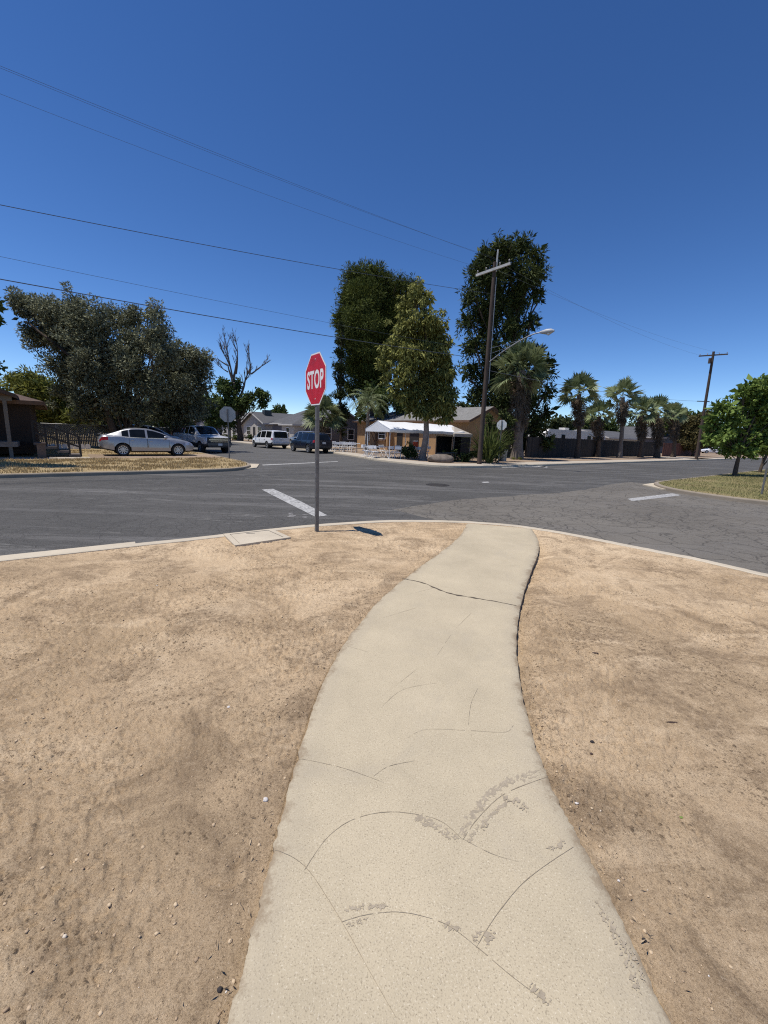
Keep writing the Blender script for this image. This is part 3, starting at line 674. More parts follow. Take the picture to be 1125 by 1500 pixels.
TRUCK = dict(L=5.84, R=.40, axles=(1.95, -1.70), tl=.12, hl=.22, lampk=(4,), tlk=(4, 5), tw=.26, spokes=6, mirm=PLAST, rimk=.62, sill=True,
  hw=[(-2.92,.92),(-2.85,.98),(1.2,1.0),(2.5,.99),(2.75,.95),(2.92,.84)], zb=[(-2.92,.55),(-2.3,.45),(2.3,.42),(2.7,.40),(2.92,.45)],
  zs=[(-2.92,1.30),(-1.2,1.30),(1.0,1.22),(2.4,1.12),(2.8,1.06),(2.92,1.0)], zt=[(-2.92,1.34),(-.95,1.34),(-.9,1.26),(1.3,1.27),(1.6,1.27),(2.4,1.21),(2.75,1.15),(2.92,1.04)],
  roof=[(1.5,1.25),(1.1,1.50),(.72,1.76),(.45,1.85),(.1,1.88),(-.6,1.87),(-.8,1.83),(-.92,1.72),(-.98,1.28)],
  hb=[(-1,.90),(1.0,.91),(1.5,.80)], hr=[(-1,.72),(-.5,.74),(.5,.74),(1.0,.80),(1.5,.80)], side=[(-.82,-.18),(-.08,.98)], ws=(.46,1.45), rw=(-.97,-.9), doors=[(-.9,-.12),(-.1,1.1)], mirror=(.95,1.33),
  extra=[('grille', PLAST, [((2.915,0,.90),(.05,1.72,.40))]), ('grille_bar', CHROME, [((2.945,0,.945),(.03,1.5,.07)),((2.93,0,1.07),(.04,1.3,.03)),((2.93,0,.81),(.04,1.3,.03))]), ('bumper', STEELD, [((2.95,0,.64),(.16,1.8,.17))]),
         ('air_intake', PLAST, [((2.93,0,.50),(.12,1.6,.15))]), ('licence_plate', PLATE, [((3.035,0,.62),(.02,.31,.15))]), ('bed_liner', PLAST, [((-1.95,0,1.32),(1.75,1.6,.06))]), ('tailgate', TRUCKP, [((-2.925,0,.98),(.04,1.5,.55))])])  # dark plate on the bed top stands in for its shaded recess
VAN = dict(L=5.14, R=.345, axles=(1.60, -1.48), tl=.20, hl=.55, lampk=(4,), tlk=(4, 5), spokes=5, sill=True, trim=CHROME,
  hw=[(-2.57,.90),(-2.48,.97),(-2,1.0),(1.6,1.0),(2.1,.93),(2.4,.78),(2.57,.55)], zb=[(-2.57,.45),(-2.3,.28),(2.2,.22),(2.57,.34)],
  zs=[(-2.57,1.02),(-1,1.02),(1.2,.98),(1.9,.90),(2.4,.76),(2.57,.62)], zt=[(-2.57,1.06),(-1,1.06),(1.3,1.05),(1.7,1.02),(2.1,.92),(2.4,.80),(2.57,.64)],
  roof=[(1.75,1.02),(1.4,1.20),(.9,1.49),(.55,1.64),(.1,1.72),(-1,1.75),(-2.1,1.73),(-2.35,1.68),(-2.45,1.55),(-2.56,1.04)],
  hb=[(-2.57,.88),(-2.2,.93),(1,.92),(1.75,.74)], hr=[(-2.57,.80),(-2,.76),(.3,.76),(1.0,.78),(1.75,.74)], side=[(-2.25,-1.12),(-1.0,.05),(.15,1.25)], ws=(.56,1.68), rw=(-2.55,-2.40), doors=[(-1.1,.08),(.1,1.25)], mirror=(1.1,1.08),
  extra=[('grille', PLAST, [((2.565,0,.55),(.03,.8,.14))]), ('licence_plate', PLATE, [((-2.59,0,.90),(.02,.32,.16))]), ('bumper', DIRTYW, [((-2.59,0,.53),(.10,1.76,.16))]), ('roof_rack', PLAST, [((-.8,.66,1.77),(2.2,.05,.04)),((-.8,-.66,1.77),(2.2,.05,.04))])])
SUV = dict(L=4.6, R=.36, axles=(1.42, -1.24), tl=.30, hl=.5, lampk=(4,), tlk=(4, 5), spokes=5, sill=True,
  hw=[(-2.3,.80),(-2.2,.88),(-1.7,.93),(1.4,.93),(1.9,.88),(2.15,.74),(2.3,.56)], zb=[(-2.3,.50),(-2.1,.34),(2.0,.26),(2.3,.40)],
  zs=[(-2.3,1.06),(-1,1.06),(1,1.0),(1.7,.94),(2.1,.82),(2.3,.68)], zt=[(-2.3,1.10),(-1,1.10),(.9,1.07),(1.4,1.05),(1.9,.96),(2.15,.86),(2.3,.70)],
  roof=[(1.35,1.06),(.9,1.30),(.45,1.53),(.1,1.63),(-.4,1.68),(-1.4,1.66),(-1.85,1.60),(-2.0,1.50),(-2.26,1.08)],
  hb=[(-2.3,.76),(-1.8,.85),(.8,.86),(1.35,.70)], hr=[(-2.3,.66),(-1.5,.64),(.2,.65),(.7,.70),(1.35,.70)], side=[(-1.85,-1.05),(-.95,-.1),(0,.92)], ws=(.14,1.3), rw=(-2.22,-1.9), doors=[(-1.0,-.08),(-.05,.95)], mirror=(.8,1.12),
  extra=[('grille', PLAST, [((2.295,0,.62),(.03,.8,.2))]), ('licence_plate', PLATE, [((-2.32,0,.86),(.02,.31,.16))]), ('bumper', PLAST, [((-2.31,0,.55),(.08,1.5,.14))]), ('roof_rack', PLAST, [((-.6,.58,1.70),(1.7,.04,.04)),((-.6,-.58,1.70),(1.7,.04,.04))])])
vehicle('parked_car', 'silver four-door sedan parked side-on behind the dry grass corner', 'car', SILVER, SEDAN, W(3.97, 26.45, .01), R0)
vehicle('pickup_truck', 'white-silver pickup truck facing the camera beside the silver sedan nose', 'pickup truck', TRUCKP, TRUCK, W(8.55, 33.2, ZR), R0-math.pi/2+.16)
vehicle('minivan', 'white minivan parked ahead of the dark sport utility vehicle', 'van', CARWHITE, VAN, W(16.95, 40.4, ZR), R0+math.pi/2+.04)
vehicle('sport_utility_vehicle', 'dark navy sport utility vehicle seen from behind, beside the stop sign post', 'car', NAVY, SUV, W(17.1, 32.1, ZR), R0+math.pi/2+.03)
vehicle('parked_car', 'silver hatchback mostly hidden behind the sedan nose and the olive trees', 'car', SILVER, SUV, W(5.4, 35.2, 0), R0-.1)
vehicle('parked_car', 'maroon car parked on the street behind the pickup truck', 'car', MAROON, SUV, W(9.3, 42.2, ZR), R0-math.pi/2)
vehicle('parked_car', 'silver car half hidden between the white minivan and the dark vehicle', 'car', SILVER, SUV, W(21.4, 41.5, 0.), R0+math.pi/2)
q = PT(1040, 662, 27.); vehicle('parked_car', 'small far white car in a driveway past the red fence', 'car', CARWHITE, SEDAN, W(q[0]+1.5, 27, 0), R0+2.2)

# ================================================================== SIGNS AND POLES
def octo(r): return [(r*math.cos(math.pi/8+k*math.pi/4), r*math.sin(math.pi/8+k*math.pi/4)) for k in range(8)]
def text_mesh(body, size, sx, off=.0):
    cu = bpy.data.curves.new('lettering', 'FONT'); cu.body = body; cu.size = size; cu.align_x = 'CENTER'; cu.align_y = 'CENTER'; cu.extrude = .0008; cu.offset = off; cu.space_character = 1.06
    o = bpy.data.objects.new('lettering', cu); COL.objects.link(o); dg = bpy.context.evaluated_depsgraph_get()
    me = bpy.data.meshes.new_from_object(o.evaluated_get(dg)); bpy.data.objects.remove(o); bpy.data.curves.remove(cu)
    me.transform(Matrix.Scale(sx, 4, (1, 0, 0))); xs = [v.co.x for v in me.vertices]; ys = [v.co.y for v in me.vertices]
    me.transform(Matrix.Diagonal((.60/(max(xs)-min(xs)), .272/(max(ys)-min(ys)), 1, 1)) @ Matrix.Translation((-(min(xs)+max(xs))/2, -(min(ys)+max(ys))/2, 0))); return me
STOPTXT = text_mesh('STOP', .42, .80, .010)
def stop_sign(label, loc, facing, zc, size=.762, lean=0., backmat=ALU, face=True, group=None):
    """facing: direction (radians, world) of the face normal"""
    r = thing('stop_sign', label, 'stop sign', loc, facing-math.pi/2, group)       # local +y = face normal
    m = MB(); m.box((0, 0, zc/2+.08), (.055, .05, zc+.42))
    for z in np.arange(.3, zc+.25, .3): m.box((0, .026, z), (.018, .004, .018))
    m.build('post', DGREY, r)
    Rr_ = size/2/math.cos(math.pi/8)
    B = Matrix(((-1, 0, 0, 0), (0, 0, 1, .030), (0, 1, 0, zc), (0, 0, 0, 1)))     # local x->-x(view right), y->z, z->+y
    pm = MB(); pm.prism(octo(Rr_), 0, .004, B); pn = pm.build('sign_panel', backmat, r)
    m = MB(); m.prism(octo(Rr_*.995), .004, .0052, B); m.build('border', SWHT, pn)
    m = MB(); m.prism(octo(Rr_*.945), .0052, .0064, B); m.build('sign_face', SREF, pn)
    me = STOPTXT.copy(); me.transform(Matrix.Scale(size/.762, 4)); me.transform(B @ Matrix.Translation((0, 0, .0076))); o = link(me, 'lettering', SWHT, pn)
    for z in (-.29, .29):
        m = MB(); m.lathe([(0, .010), (.012, .009), (.014, .0062)], 10, B @ Matrix.Translation((0, z*size/.762, 0))); m.build('bolt', STEEL, pn)
    return r
sp = AT(464, 779, 6.5); nrm = math.atan2(-D1[1], -D1[0])
stop_sign('red stop sign on a grey post at the near dirt corner', (sp.x, sp.y, -.03), nrm-rad(5), 2.40)
p = W(*GS(336, 671.5), 0); zt = AT(334.5, 607, p.y).z; stop_sign('grey stop sign back at the tip of the dry grass corner', p, math.atan2(D2[1], D2[0])-.1, zt, .82, backmat=ALU)
p = AT(730.5, 672, 26.6); p.z = 0; zt = AT(732.3, 622.5, p.y).z; stop_sign('pale stop sign back behind the spiky bush and utility pole', p, math.atan2(D1[1], D1[0])+.35, zt, .62, backmat=ALU2)
p = Vector((*G(1115.5, 724), 0)); p2 = AT(1124, 650, p.y); stop_sign('grey sign post at the right edge of the turf corner', p, math.atan2(-D2[1], -D2[0]), 2.45)

PORC = simple('porcelain', (.25, .22, .2), .3, .1, 8)
def pole(label, base, top, r0, r1, arm_dir, arm_z, arm_l, arm_mat, extra=()):
    t = thing('utility_pole', label, 'utility pole', base)
    d = Vector(top)-Vector(base); m = MB(); m.tube([(0, 0, -.3)]+[d*k for k in (.0, .25, .5, .75, 1.)], [r0]+[r0+(r1-r0)*k for k in (0, .25, .5, .75, 1)], 14); m.build('shaft', CREO, t, 60)
    for az, al in zip(arm_z, arm_l):
        c = d*(az/d.z); a = Vector((*arm_dir, 0)).normalized(); off = Vector((-a.y, a.x, 0))*(r1+.05)
        m = MB(); m.bar(c+off-a*al/2, c+off+a*al/2, .10, .13); arm = m.build('crossarm', arm_mat, t)
        for u in (-.46, -.2, .2, .46):
            m = MB(); m.lathe([(.012, .0), (.012, .07), (.045, .08), (.035, .12), (.05, .14), (.03, .18), (0, .19)], 10, Matrix.Translation(c+off+a*al*u+Vector((0, 0, .06)))); m.build('insulator', PORC, arm, 50)
    return t, d
b0 = Vector((5.765, 25.4, 0)); t0_ = AT(725, 384, 25.4)
P1, d = pole('tall wooden utility pole with pale crossarm and street lamp at the far corner', b0, t0_, .148, .092, D2, [10.95], [2.35], simple('weathered_arm', (.42, .41, .39), .7, .2, 5))
m = MB(); tp = d+Vector((.1, 0, -.5)); m.bar(tp, tp+Vector((.02, 0, 1.15)), .07); m.build('pole_top_pin', DIRTYW, P1)
m = MB(); m.tube([d*.42+Vector((.17, -.08, 0)), d*.7+Vector((.15, -.08, 0)), d*.93+Vector((.13, -.08, 0))], .025, 6); m.build('riser_pipe', STEEL, P1)
# street lamp hangs on the pole: its own thing
ld = Vector((.80, -.60, 0)).normalized(); zl = 6.0
sl = thing('street_lamp', 'grey cobra-head street lamp on an arm reaching from the wooden pole', 'street lamp', b0+d*(zl/d.z))
ll = (AT(790, 488, b0.y-1.6)-sl.location); reach = ld*3.3; hz = ll.z
m = MB(); arm = [ld*.14, ld*.9+Vector((0, 0, hz*.38)), ld*1.8+Vector((0, 0, hz*.74)), ld*2.5+Vector((0, 0, hz*.95)), ld*2.95+Vector((0, 0, hz))]; m.tube(catmull(arm, 5), .032, 8); am = m.build('lamp_arm', STEEL, sl, 60)
m = MB(); m.bar(ld*.12+Vector((0, 0, .75)), ld*1.9+Vector((0, 0, hz*.78)), .015); m.bar(ld*.12+Vector((0, 0, .45)), ld*1.3+Vector((0, 0, hz*.56)), .015); m.build('brace', STEEL, am)
hd = ld*2.95+Vector((0, 0, hz)); up = Vector((0, 0, .06))
m = MB(); m.tube([hd-ld*.05, hd+ld*.08, hd+ld*.3, hd+ld*.55, hd+ld*.72], [.05, .085, .14, .13, .04], 12); o = m.build('lamp_head', simple('lamp_grey', (.40, .40, .40), .5, .1, 6), sl, 60)
m = MB(); m.tube([hd+ld*.3-up*1.6, hd+ld*.42-up*2., hd+ld*.58-up*1.5], [.04, .09, .03], 10); m.build('lens', LAMP, o, 60)
b1 = AT(1020, 672, 48.5); b1.z = 0; t1 = AT(1045.5, 515, 48.5)
d_ = Vector((*D2, 0)); P2, dd = pole('leaning wooden utility pole far right beyond the red fence', b1, t1, .17, .12, (.8, -.6), [t1.z-.35], [2.6], CREO)
m = MB(); c = dd*.55; m.bar(c+Vector((-.9, .1, 0)), c+Vector((.5, .1, 0)), .09); m.tube([dd*.93+Vector((-.35, -.1, -.45)), dd*.93+Vector((-.35, -.1, .1))], .14, 10); m.build('pole_hardware', CREO, P2)
b2 = W(-24, 16.4, 0); P3, d3 = pole('wooden utility pole beyond the left edge of the picture', b2, b2+Vector((0, 0, 12)), .16, .11, D2, [11.], [2.35], DIRTYW)
def wire(name, label, a, b, sag, r=.016):
    a = Vector(a); b = Vector(b); pts = [a.lerp(b, k/28)-Vector((0, 0, sag*4*(k/28)*(1-k/28))) for k in range(29)]
    m = MB(); m.tube([p-a for p in pts], r, 5); o = m.build(name, WIREM, None, loc=a); return tag(o, label, 'wire', 'overhead wires along the road')
top0 = b0
wire('power_line', 'topmost thin power line rising left from the pale crossarm', W(20.3, 17.2, 11.3), W(-24, 17.3, 11.2), .75, .0038)
wire('power_line', 'second highest power line, close below the topmost one', W(20.3, 16.3, 11.6), W(-24, 16.3, 11.1), .75, .0038)
wire('power_line', 'third power line from the top, meeting the pole crossarm end', W(20.3, 15.3, 11.0), W(-24, 15.2, 10.1), .5, .004)
wire('service_wire', 'middle wire passing behind the tall pine to the pole', W(20.3, 16.4, 9.75), W(-24, 16.5, 5.9), .55, .010)
wire('telephone_cable', 'thin upper telephone cable crossing the olive tree tops', W(20.3, 16.4, 6.6), W(-24, 16.5, 6.2), .35, .005)
wire('telephone_cable', 'thick lowest telephone cable running across the gum tree', W(20.3, 16.3, 6.15), W(-24, 16.3, 5.7), .5, .014)
wire('power_line', 'faint upper power line from the tall conifer to the leaning pole', W(20.3, 16.9, 11.4), b1+dd*.97+Vector((.8, -.6, 0)), .5, .0045)
wire('power_line', 'faint lower power line from the pole to the leaning pole', W(20.3, 15.6, 11.0), b1+dd*.97-Vector((.8, -.6, 0)), .5, .0045)
wire('telephone_cable', 'cable from the pole across the skirted palm towards the right', W(20.3, 16.3, 5.55), b1+dd*.55, .4, .012)
wire('telephone_cable', 'distant cable leaving the leaning pole to the right edge', b1+dd*.55, b1+dd*.55+Vector((55, 28, -.5)), .5, .012)

# ================================================================== BUILDINGS (local x = along the main road, y = along the side street)
def house(name, label, s0, t0, ls, lt, wh, rise, ridge, over, wallm, roofm, trim=DIRTYW, hip=(0, 0), wins=(), doors=(), z0=0., base=0., cat='house', winm=None):
    r = thing(name, label, cat, W(s0, t0, z0), R0)
    # gable walls
    m = MB(); rz = wh+rise-.02
    if ridge == 'y':
        pr = [(0, base), (ls, base), (ls, wh), (ls/2, rz), (0, wh)]; 
        e0 = pr if not hip[0] else [(0, base), (ls, base), (ls, wh), (0, wh)]
        e1 = pr if not hip[1] else [(0, base), (ls, base), (ls, wh), (0, wh)]
        m.add([(x, 0, z) for x, z in e0], [tuple(range(len(e0)))]); m.add([(x, lt, z) for x, z in e1], [tuple(range(len(e1)))[::-1]])
        m.add([(0, 0, base), (0, lt, base), (0, lt, wh), (0, 0, wh)], [(3, 2, 1, 0)]); m.add([(ls, 0, base), (ls, lt, base), (ls, lt, wh), (ls, 0, wh)], [(0, 1, 2, 3)])
    else:
        pr = [(0, base), (lt, base), (lt, wh), (lt/2, rz), (0, wh)]
        e0 = pr if not hip[0] else [(0, base), (lt, base), (lt, wh), (0, wh)]
        e1 = pr if not hip[1] else [(0, base), (lt, base), (lt, wh), (0, wh)]
        m.add([(0, y, z) for y, z in e0], [tuple(range(len(e0)))[::-1]]); m.add([(ls, y, z) for y, z in e1], [tuple(range(len(e1)))])
        m.add([(0, 0, base), (ls, 0, base), (ls, 0, wh), (0, 0, wh)], [(0, 1, 2, 3)]); m.add([(0, lt, base), (ls, lt, base), (ls, lt, wh), (0, lt, wh)], [(3, 2, 1, 0)])
    m.build('wall', wallm, r)
    # roof
    o = over; a, b = (ls, lt) if ridge == 'y' else (lt, ls)      # a across the ridge, b along
    k = rise/(a/2); ze = wh-k*o; th = .14
    h0 = a/2*hip[0]; h1 = a/2*hip[1]
    E_ = [(-o, -o), (a+o, -o), (a+o, b+o), (-o, b+o)]; Rg = [(a/2, h0-o*(1-min(1, hip[0]))-0*o), (a/2, b-h1+o*(1-min(1, hip[1])))]
    tv = [(x, y, ze+th) for x, y in E_]+[(x, y, wh+rise+th) for x, y in Rg]; bv = [(x, y, z-th) for x, y, z in tv]
    fs = [(0, 1, 4), (1, 2, 5, 4), (2, 3, 5), (3, 0, 4, 5)]; n = 6
    V_ = tv+bv; Fc = []
    for f in fs:
        if len(f) == 3 and ((f == (0, 1, 4) and not hip[0]) or (f == (2, 3, 5) and not hip[1])): continue
        Fc.append(f); Fc.append(tuple(i+n for i in f[::-1]))
    def rim(i, j): Fc.append((i, i+n, j+n, j))
    if hip[0]: rim(0, 1)
    else: rim(0, 4); rim(4, 1)
    rim(1, 2)
    if hip[1]: rim(2, 3)
    else: rim(2, 5); rim(5, 3)
    rim(3, 0)
    if ridge == 'x': V_ = [(y, x, z) for x, y, z in V_]; Fc = [f[::-1] for f in Fc]
    m = MB(); m.add(V_, Fc); rf = m.build('roof', roofm, r)
    # fascia along the eaves and rakes
    m = MB(); tr = lambda p: (p[1], p[0], p[2]) if ridge == 'x' else p
    def fb(p, q): m.bar(tr(p), tr(q), .035, .17)
    zf = ze+.045
    oo = o+.02
    fb((-oo, -o, zf), (-oo, b+o, zf)); fb((a+oo, -o, zf), (a+oo, b+o, zf))
    for yy, hp in ((-oo, hip[0]), (b+oo, hip[1])):
        if hp: fb((-o, yy, zf), (a+o, yy, zf))
        else: fb((-o, yy, zf), (a/2, yy, wh+rise+.045)); fb((a/2, yy, wh+rise+.045), (a+o, yy, zf))
    m.build('fascia', trim, r)
    def onface(face, u, z, du, dz, out, d):
        if face == 'w': return ((-out, u, z), (d, du, dz))
        if face == 's': return ((u, -out, z), (du, d, dz))
        if face == 'e': return ((ls+out, u, z), (d, du, dz))
    for face, u, z, w_, h_ in wins:
        m = MB(); f_ = .08
        for (uu, zz, a_, b_) in ((u, z+h_/2, w_+f_*2, f_), (u, z-h_/2, w_+f_*2, f_), (u-w_/2-f_/2, z, f_, h_-f_), (u+w_/2+f_/2, z, f_, h_-f_), (u, z, w_, .04), ): m.box(*onface(face, uu, zz, a_, b_, .03, .07))
        wn = m.build('window', winm or WHITE, r)
        m = MB(); m.box(*onface(face, u, z, w_, h_, .005, .03)); m.build('pane', PANE, wn)
    for face, u, z, w_, h_ in doors:
        m = MB(); m.box(*onface(face, u, z, w_, h_, .015, .05)); dn = m.build('door', DOORM, r)
        m = MB(); m.box(*onface(face, u+w_*.4, z, .06, .06, .06, .06)); m.build('handle', CHROME, dn)
    return r
def absorb(a, b):
    dz = Matrix.Rotation(-R0, 4, 'Z') @ (b.location-a.location)
    for ch in list(b.children): ch.parent = a; ch.location = dz
    bpy.data.objects.remove(b)
hm = house('tan_house', 'tan stucco house with grey shingle roof behind the white canopy', 28, 27.8, 8.4, 13, 3.08, 1.45, 'y', .45, TAN, ROOFG, TRIMB, (0, 1),
      wins=[('w', 10.9, 1.55, .7, 1.3), ('w', 8.2, 1.6, 1.1, .9)], doors=[('w', 2.9, 1.05, 1.5, 2.1), ('w', 5.2, 1.05, .9, 2.1)])
m = MB(); m.box((-.06, 8.2, .98), (.22, 1.4, .22)); m.build('window_box', TRIMB, hm)
m = MB(); m.box((-.35, 6.4, 1.45), (.7, .12, 2.9)); m.box((-.35, 1.2, 1.45), (.7, .12, 2.9)); m.build('buttress', TAN, hm)
# the wing of the same house butts on: child parts of the same root
w2 = house('garage_wing', 'tan wing of the corner house with gable towards the utility pole', 25.9, 22.1, 4.9, 5.7, 2.98, 1.05, 'y', .4, TAN, ROOFG, TRIMB, (0, 0), cat='house wing')
absorb(hm, w2)
gh = house('grey_house', 'dark grey house with two white framed windows behind the navy vehicle', 24.2, 44, 7, 12.5, 2.75, 1.75, 'y', .4, GREYW, ROOFD, DIRTYW, (0, 1),
      wins=[('s', 1.6, 1.5, .95, 1.35), ('s', 5.0, 1.5, .85, 1.3), ('w', 3.2, 1.55, .9, 1.2), ('w', 8.5, 1.5, 1.2, 1.2)], doors=[('w', 5.6, 1.05, .95, 2.1)])
h2 = house('front_porch_wing', 'pale front wing of the dark grey house with one window', 22.6, 46.5, 1.6, 3.4, 2.45, .6, 'x', .3, CREAM, ROOFD, DIRTYW, (1, 0), wins=[('w', 1.6, 1.45, .8, 1.2)], cat='house wing')
absorb(gh, h2)
house('cream_house', 'cream house with dark roof behind the white minivan', 24.5, 60, 8, 9, 2.7, 1.6, 'x', .5, CREAM, ROOFD, DIRTYW, (0, 0), wins=[('w', 2.0, 1.5, 1.4, 1.3), ('w', 6.6, 1.5, 1.6, 1.3)], doors=[('w', 4.3, 1.05, .95, 2.1)])
house('cream_house', 'farther cream house with grey roof beside the bare topped oak', 24.5, 71.5, 8, 9, 2.7, 1.8, 'x', .5, CREAM, ROOFG, DIRTYW, (0, 0), wins=[('w', 2.0, 1.5, 1.6, 1.4), ('w', 6.8, 1.5, 1.4, 1.4)], doors=[('w', 4.4, 1.05, .95, 2.1)])
house('cream_house', 'far pale gabled house above the pickup truck roof', 25, 92, 9, 9, 2.8, 2.0, 'x', .5, GREYW, ROOFD, WHITE, (0, 0), wins=[('w', 4.5, 1.5, 1.6, 1.3)])
ac = AT(391, 606, 66); t = thing('rooftop_cooler', 'dark rooftop cooler box on the cream house ridge', 'air cooler', (ac.x, ac.y, ac.z-.6), R0)
m = MB(); m.box((0, 0, .05), (1.3, 1.3, .1)); m.build('tray', STEEL, t); m = MB(); m.box((0, 0, .62), (1.1, 1.1, 1.04)); bx_ = m.build('cabinet', simple('cooler_green', (.05, .07, .07), .7, .2, 4), t)
m = MB()
for k in range(7): m.box((-.56, 0, .25+k*.12), (.03, .9, .04)); m.box((0, -.56, .25+k*.12), (.9, .03, .04))
m.build('louvre', DGREY, bx_)

POSTM = simple('porch_paint', (.17, .15, .13), .8, .15, 4)
# brown porch house at the left edge
s1 = PT(46, 620, 26.2)[0]; ze_ = PT(46, 585, 26.2)[1]
lh = house('brown_house', 'brown wooden house with porch at the left edge, shade in its wall colour', s1-11, 26.2, 11, 8, ze_-.05, 1.3, 'x', .55, BRSHADE, ROOFB, TRIMB, (1, 1), base=.1, wins=[('s', 9.3, 2.05, .9, 1.5), ('s', 6.8, 2.0, .9, 1.5)], doors=[('s', 8.0, 1.75, .9, 2.0)], winm=DIRTYW)
ps = PT(16, 610, 24.6)[0]-(s1-11); pz = PT(16, 577, 24.6)[1]
m = MB(); m.box((ps-2.6, -.85, .6), (5.4, 1.6, .22)); fl = m.build('porch_floor', simple('porch_boards', (.20, .17, .15), .9, .3, 4), lh)
m = MB(); a_ = ps-5.4; b_ = ps+.25; c_ = (a_+b_)/2
for y0_, y1_ in ((-1.9, .3),):
    m.add([(a_, y0_, pz), (c_, y0_, pz+1.05), (b_, y0_, pz), (a_, y1_, pz), (c_, y1_, pz+1.05), (b_, y1_, pz), (a_, y0_, pz-.16), (c_, y0_, pz+.88), (b_, y0_, pz-.16), (a_, y1_, pz-.16), (c_, y1_, pz+.88), (b_, y1_, pz-.16)],
          [(0, 1, 4, 3), (1, 2, 5, 4), (6, 9, 10, 7), (7, 10, 11, 8), (0, 6, 7, 1), (1, 7, 8, 2), (2, 8, 11, 5), (0, 3, 9, 6)])
pr_ = m.build('porch_roof', ROOFB, lh)
m = MB(); m.add([(a_+.2, -1.75, pz-.1), (b_-.2, -1.75, pz-.1), (c_, -1.75, pz+.86)], [(0, 1, 2)]); m.build('gable_board', TRIMB, pr_)
m = MB(); m.box((c_, -1.6, pz-.2), (b_-a_-.3, .12, .2)); m.build('porch_beam', POSTM, lh)
for x in (ps-.15, ps-2.7, ps-5.1):
    m = MB(); m.box((x, -1.6, (pz-.3+.7)/2), (.13, .13, pz-.3-.7)); m.build('porch_post', POSTM, lh)
    m = MB(); m.box((x, -1.5, .24), (.13, .13, .48)); m.build('pier', POSTM, lh)
st_ = PT(50, 640, 26.0)[0]-(s1-11)
m = MB()
for k in range(4): m.box((st_+.2+k*.42, -.55, .62-.18*k), (.45, 1.1, .10))
m.build('step', simple('step_boards', (.16, .13, .11), .9, .3, 4), lh)
for y in (-1.1, .05):
    m = MB(); m.bar((st_, y, 1.65), (st_+1.75, y, .95), .06); m.bar((st_, y, 1.15), (st_+1.75, y, .45), .05)
    for k in range(5): m.bar((st_+k*.43, y, max(.02, .7-.19*k)), (st_+k*.43, y, 1.65-.172*k), .06)
    m.build('railing', DOORM, lh)
m = MB(); m.box((st_+.25, -1.75, .32), (.3, .3, .64)); m.box((st_+.25, -1.75, .66), (.36, .36, .06)); m.build('stair_pillar', simple('pillar_brown', (.14, .10, .08), .9, .2, 4), lh)

# fences
def fence(name, label, a, b, h, mat, step=2.4, cat='fence', rails=True, postm=None):
    a = Vector(a); b = Vector(b); d = b-a; L = d.length; r = thing(name, label, cat, a, math.atan2(d.y, d.x))
    m = MB(); n = max(1, int(L/.155)); rr2 = random.Random(3)
    for k in range(n):
        hh = h+rr2.uniform(-.03, .03); m.box(((k+.5)*L/n, 0, hh/2), (L/n-.012, .022, hh))
    m.build('planks', mat, r)
    k = 0.
    while k <= L+.01:
        m = MB(); m.box((k, .075, h/2), (.1, .1, h+.1)); m.build('fence_post', postm or mat, r); k += step*2
    m = MB()
    for z in (.3, h-.3): m.box((L/2, .035, z), (L, .045, .09))
    m.build('rail', mat, r); return r
sA = PT(772, 655, 21.3)[0]; sB = PT(966, 655, 21.3)[0]
fence('wooden_fence', 'long plank fence with tree shade in its colour behind the row of palms', W(sA, 21.3, 0), W(sB, 21.3, 0), 1.85, FENCEW)
sC = PT(1027, 658, 21.0)[0]
fence('wooden_fence', 'reddish brown plank fence beside the leaning utility pole', W(sB+.8, 21.0, 0), W(sC, 21.0, 0), 1.8, FENCER)
def chain_fence(label, a, b, h):
    a = Vector(a); b = Vector(b); d = b-a; L = d.length; r = thing('chain_link_fence', label, 'fence', a, math.atan2(d.y, d.x))
    m = MB(); n = int(L/.14)
    for k in range(-int(h/.14), n):
        x = k*.14
        for dx in (1, -1):
            x0, z0, x1, z1 = (x, 0, x+h, h) if dx > 0 else (x, h, x+h, 0)
            if x1 > L or x0 < 0: continue
            m.bar((x0, 0, z0), (x1, 0, z1), .012)
    m.build('mesh_panel', STEEL, r)
    m = MB(); m.tube([(0, 0, h), (L, 0, h)], .025, 6); m.build('top_rail', STEEL, r)
    for k in range(int(L/3)+1): m = MB(); m.tube([(k*3, .03, 0), (k*3, .03, h+.06)], .03, 8); m.build('fence_post', STEEL, r)
    m = MB(); k = 0.
    while k < L-.1: m.box((k+.05, .02, h/2), (.085, .008, h*.96)); k += .1
    m.build('privacy_slats', FENCEG, r)
    return r
chain_fence('grey slatted chain link fence behind the brown house steps', W(-9, 36.5, 0), W(7, 36.5, 0), 1.55)
ge = thing('garden_edging', 'low white scalloped garden edging in front of the grey fence', 'edging', W(-3.4, 33.5, 0), R0)
m = MB()
for k in range(17):
    x = k*.3; m.prism([(x+.14*math.cos(a*math.pi/7)+.15, .18+.14*math.sin(a*math.pi/7)) for a in range(8)]+[(x+.01, 0), (x+.29, 0)], -.02, .02, Matrix(((1, 0, 0, 0), (0, 0, 1, 0), (0, 1, 0, 0), (0, 0, 0, 1))))
m.build('pickets', WHITE, ge)

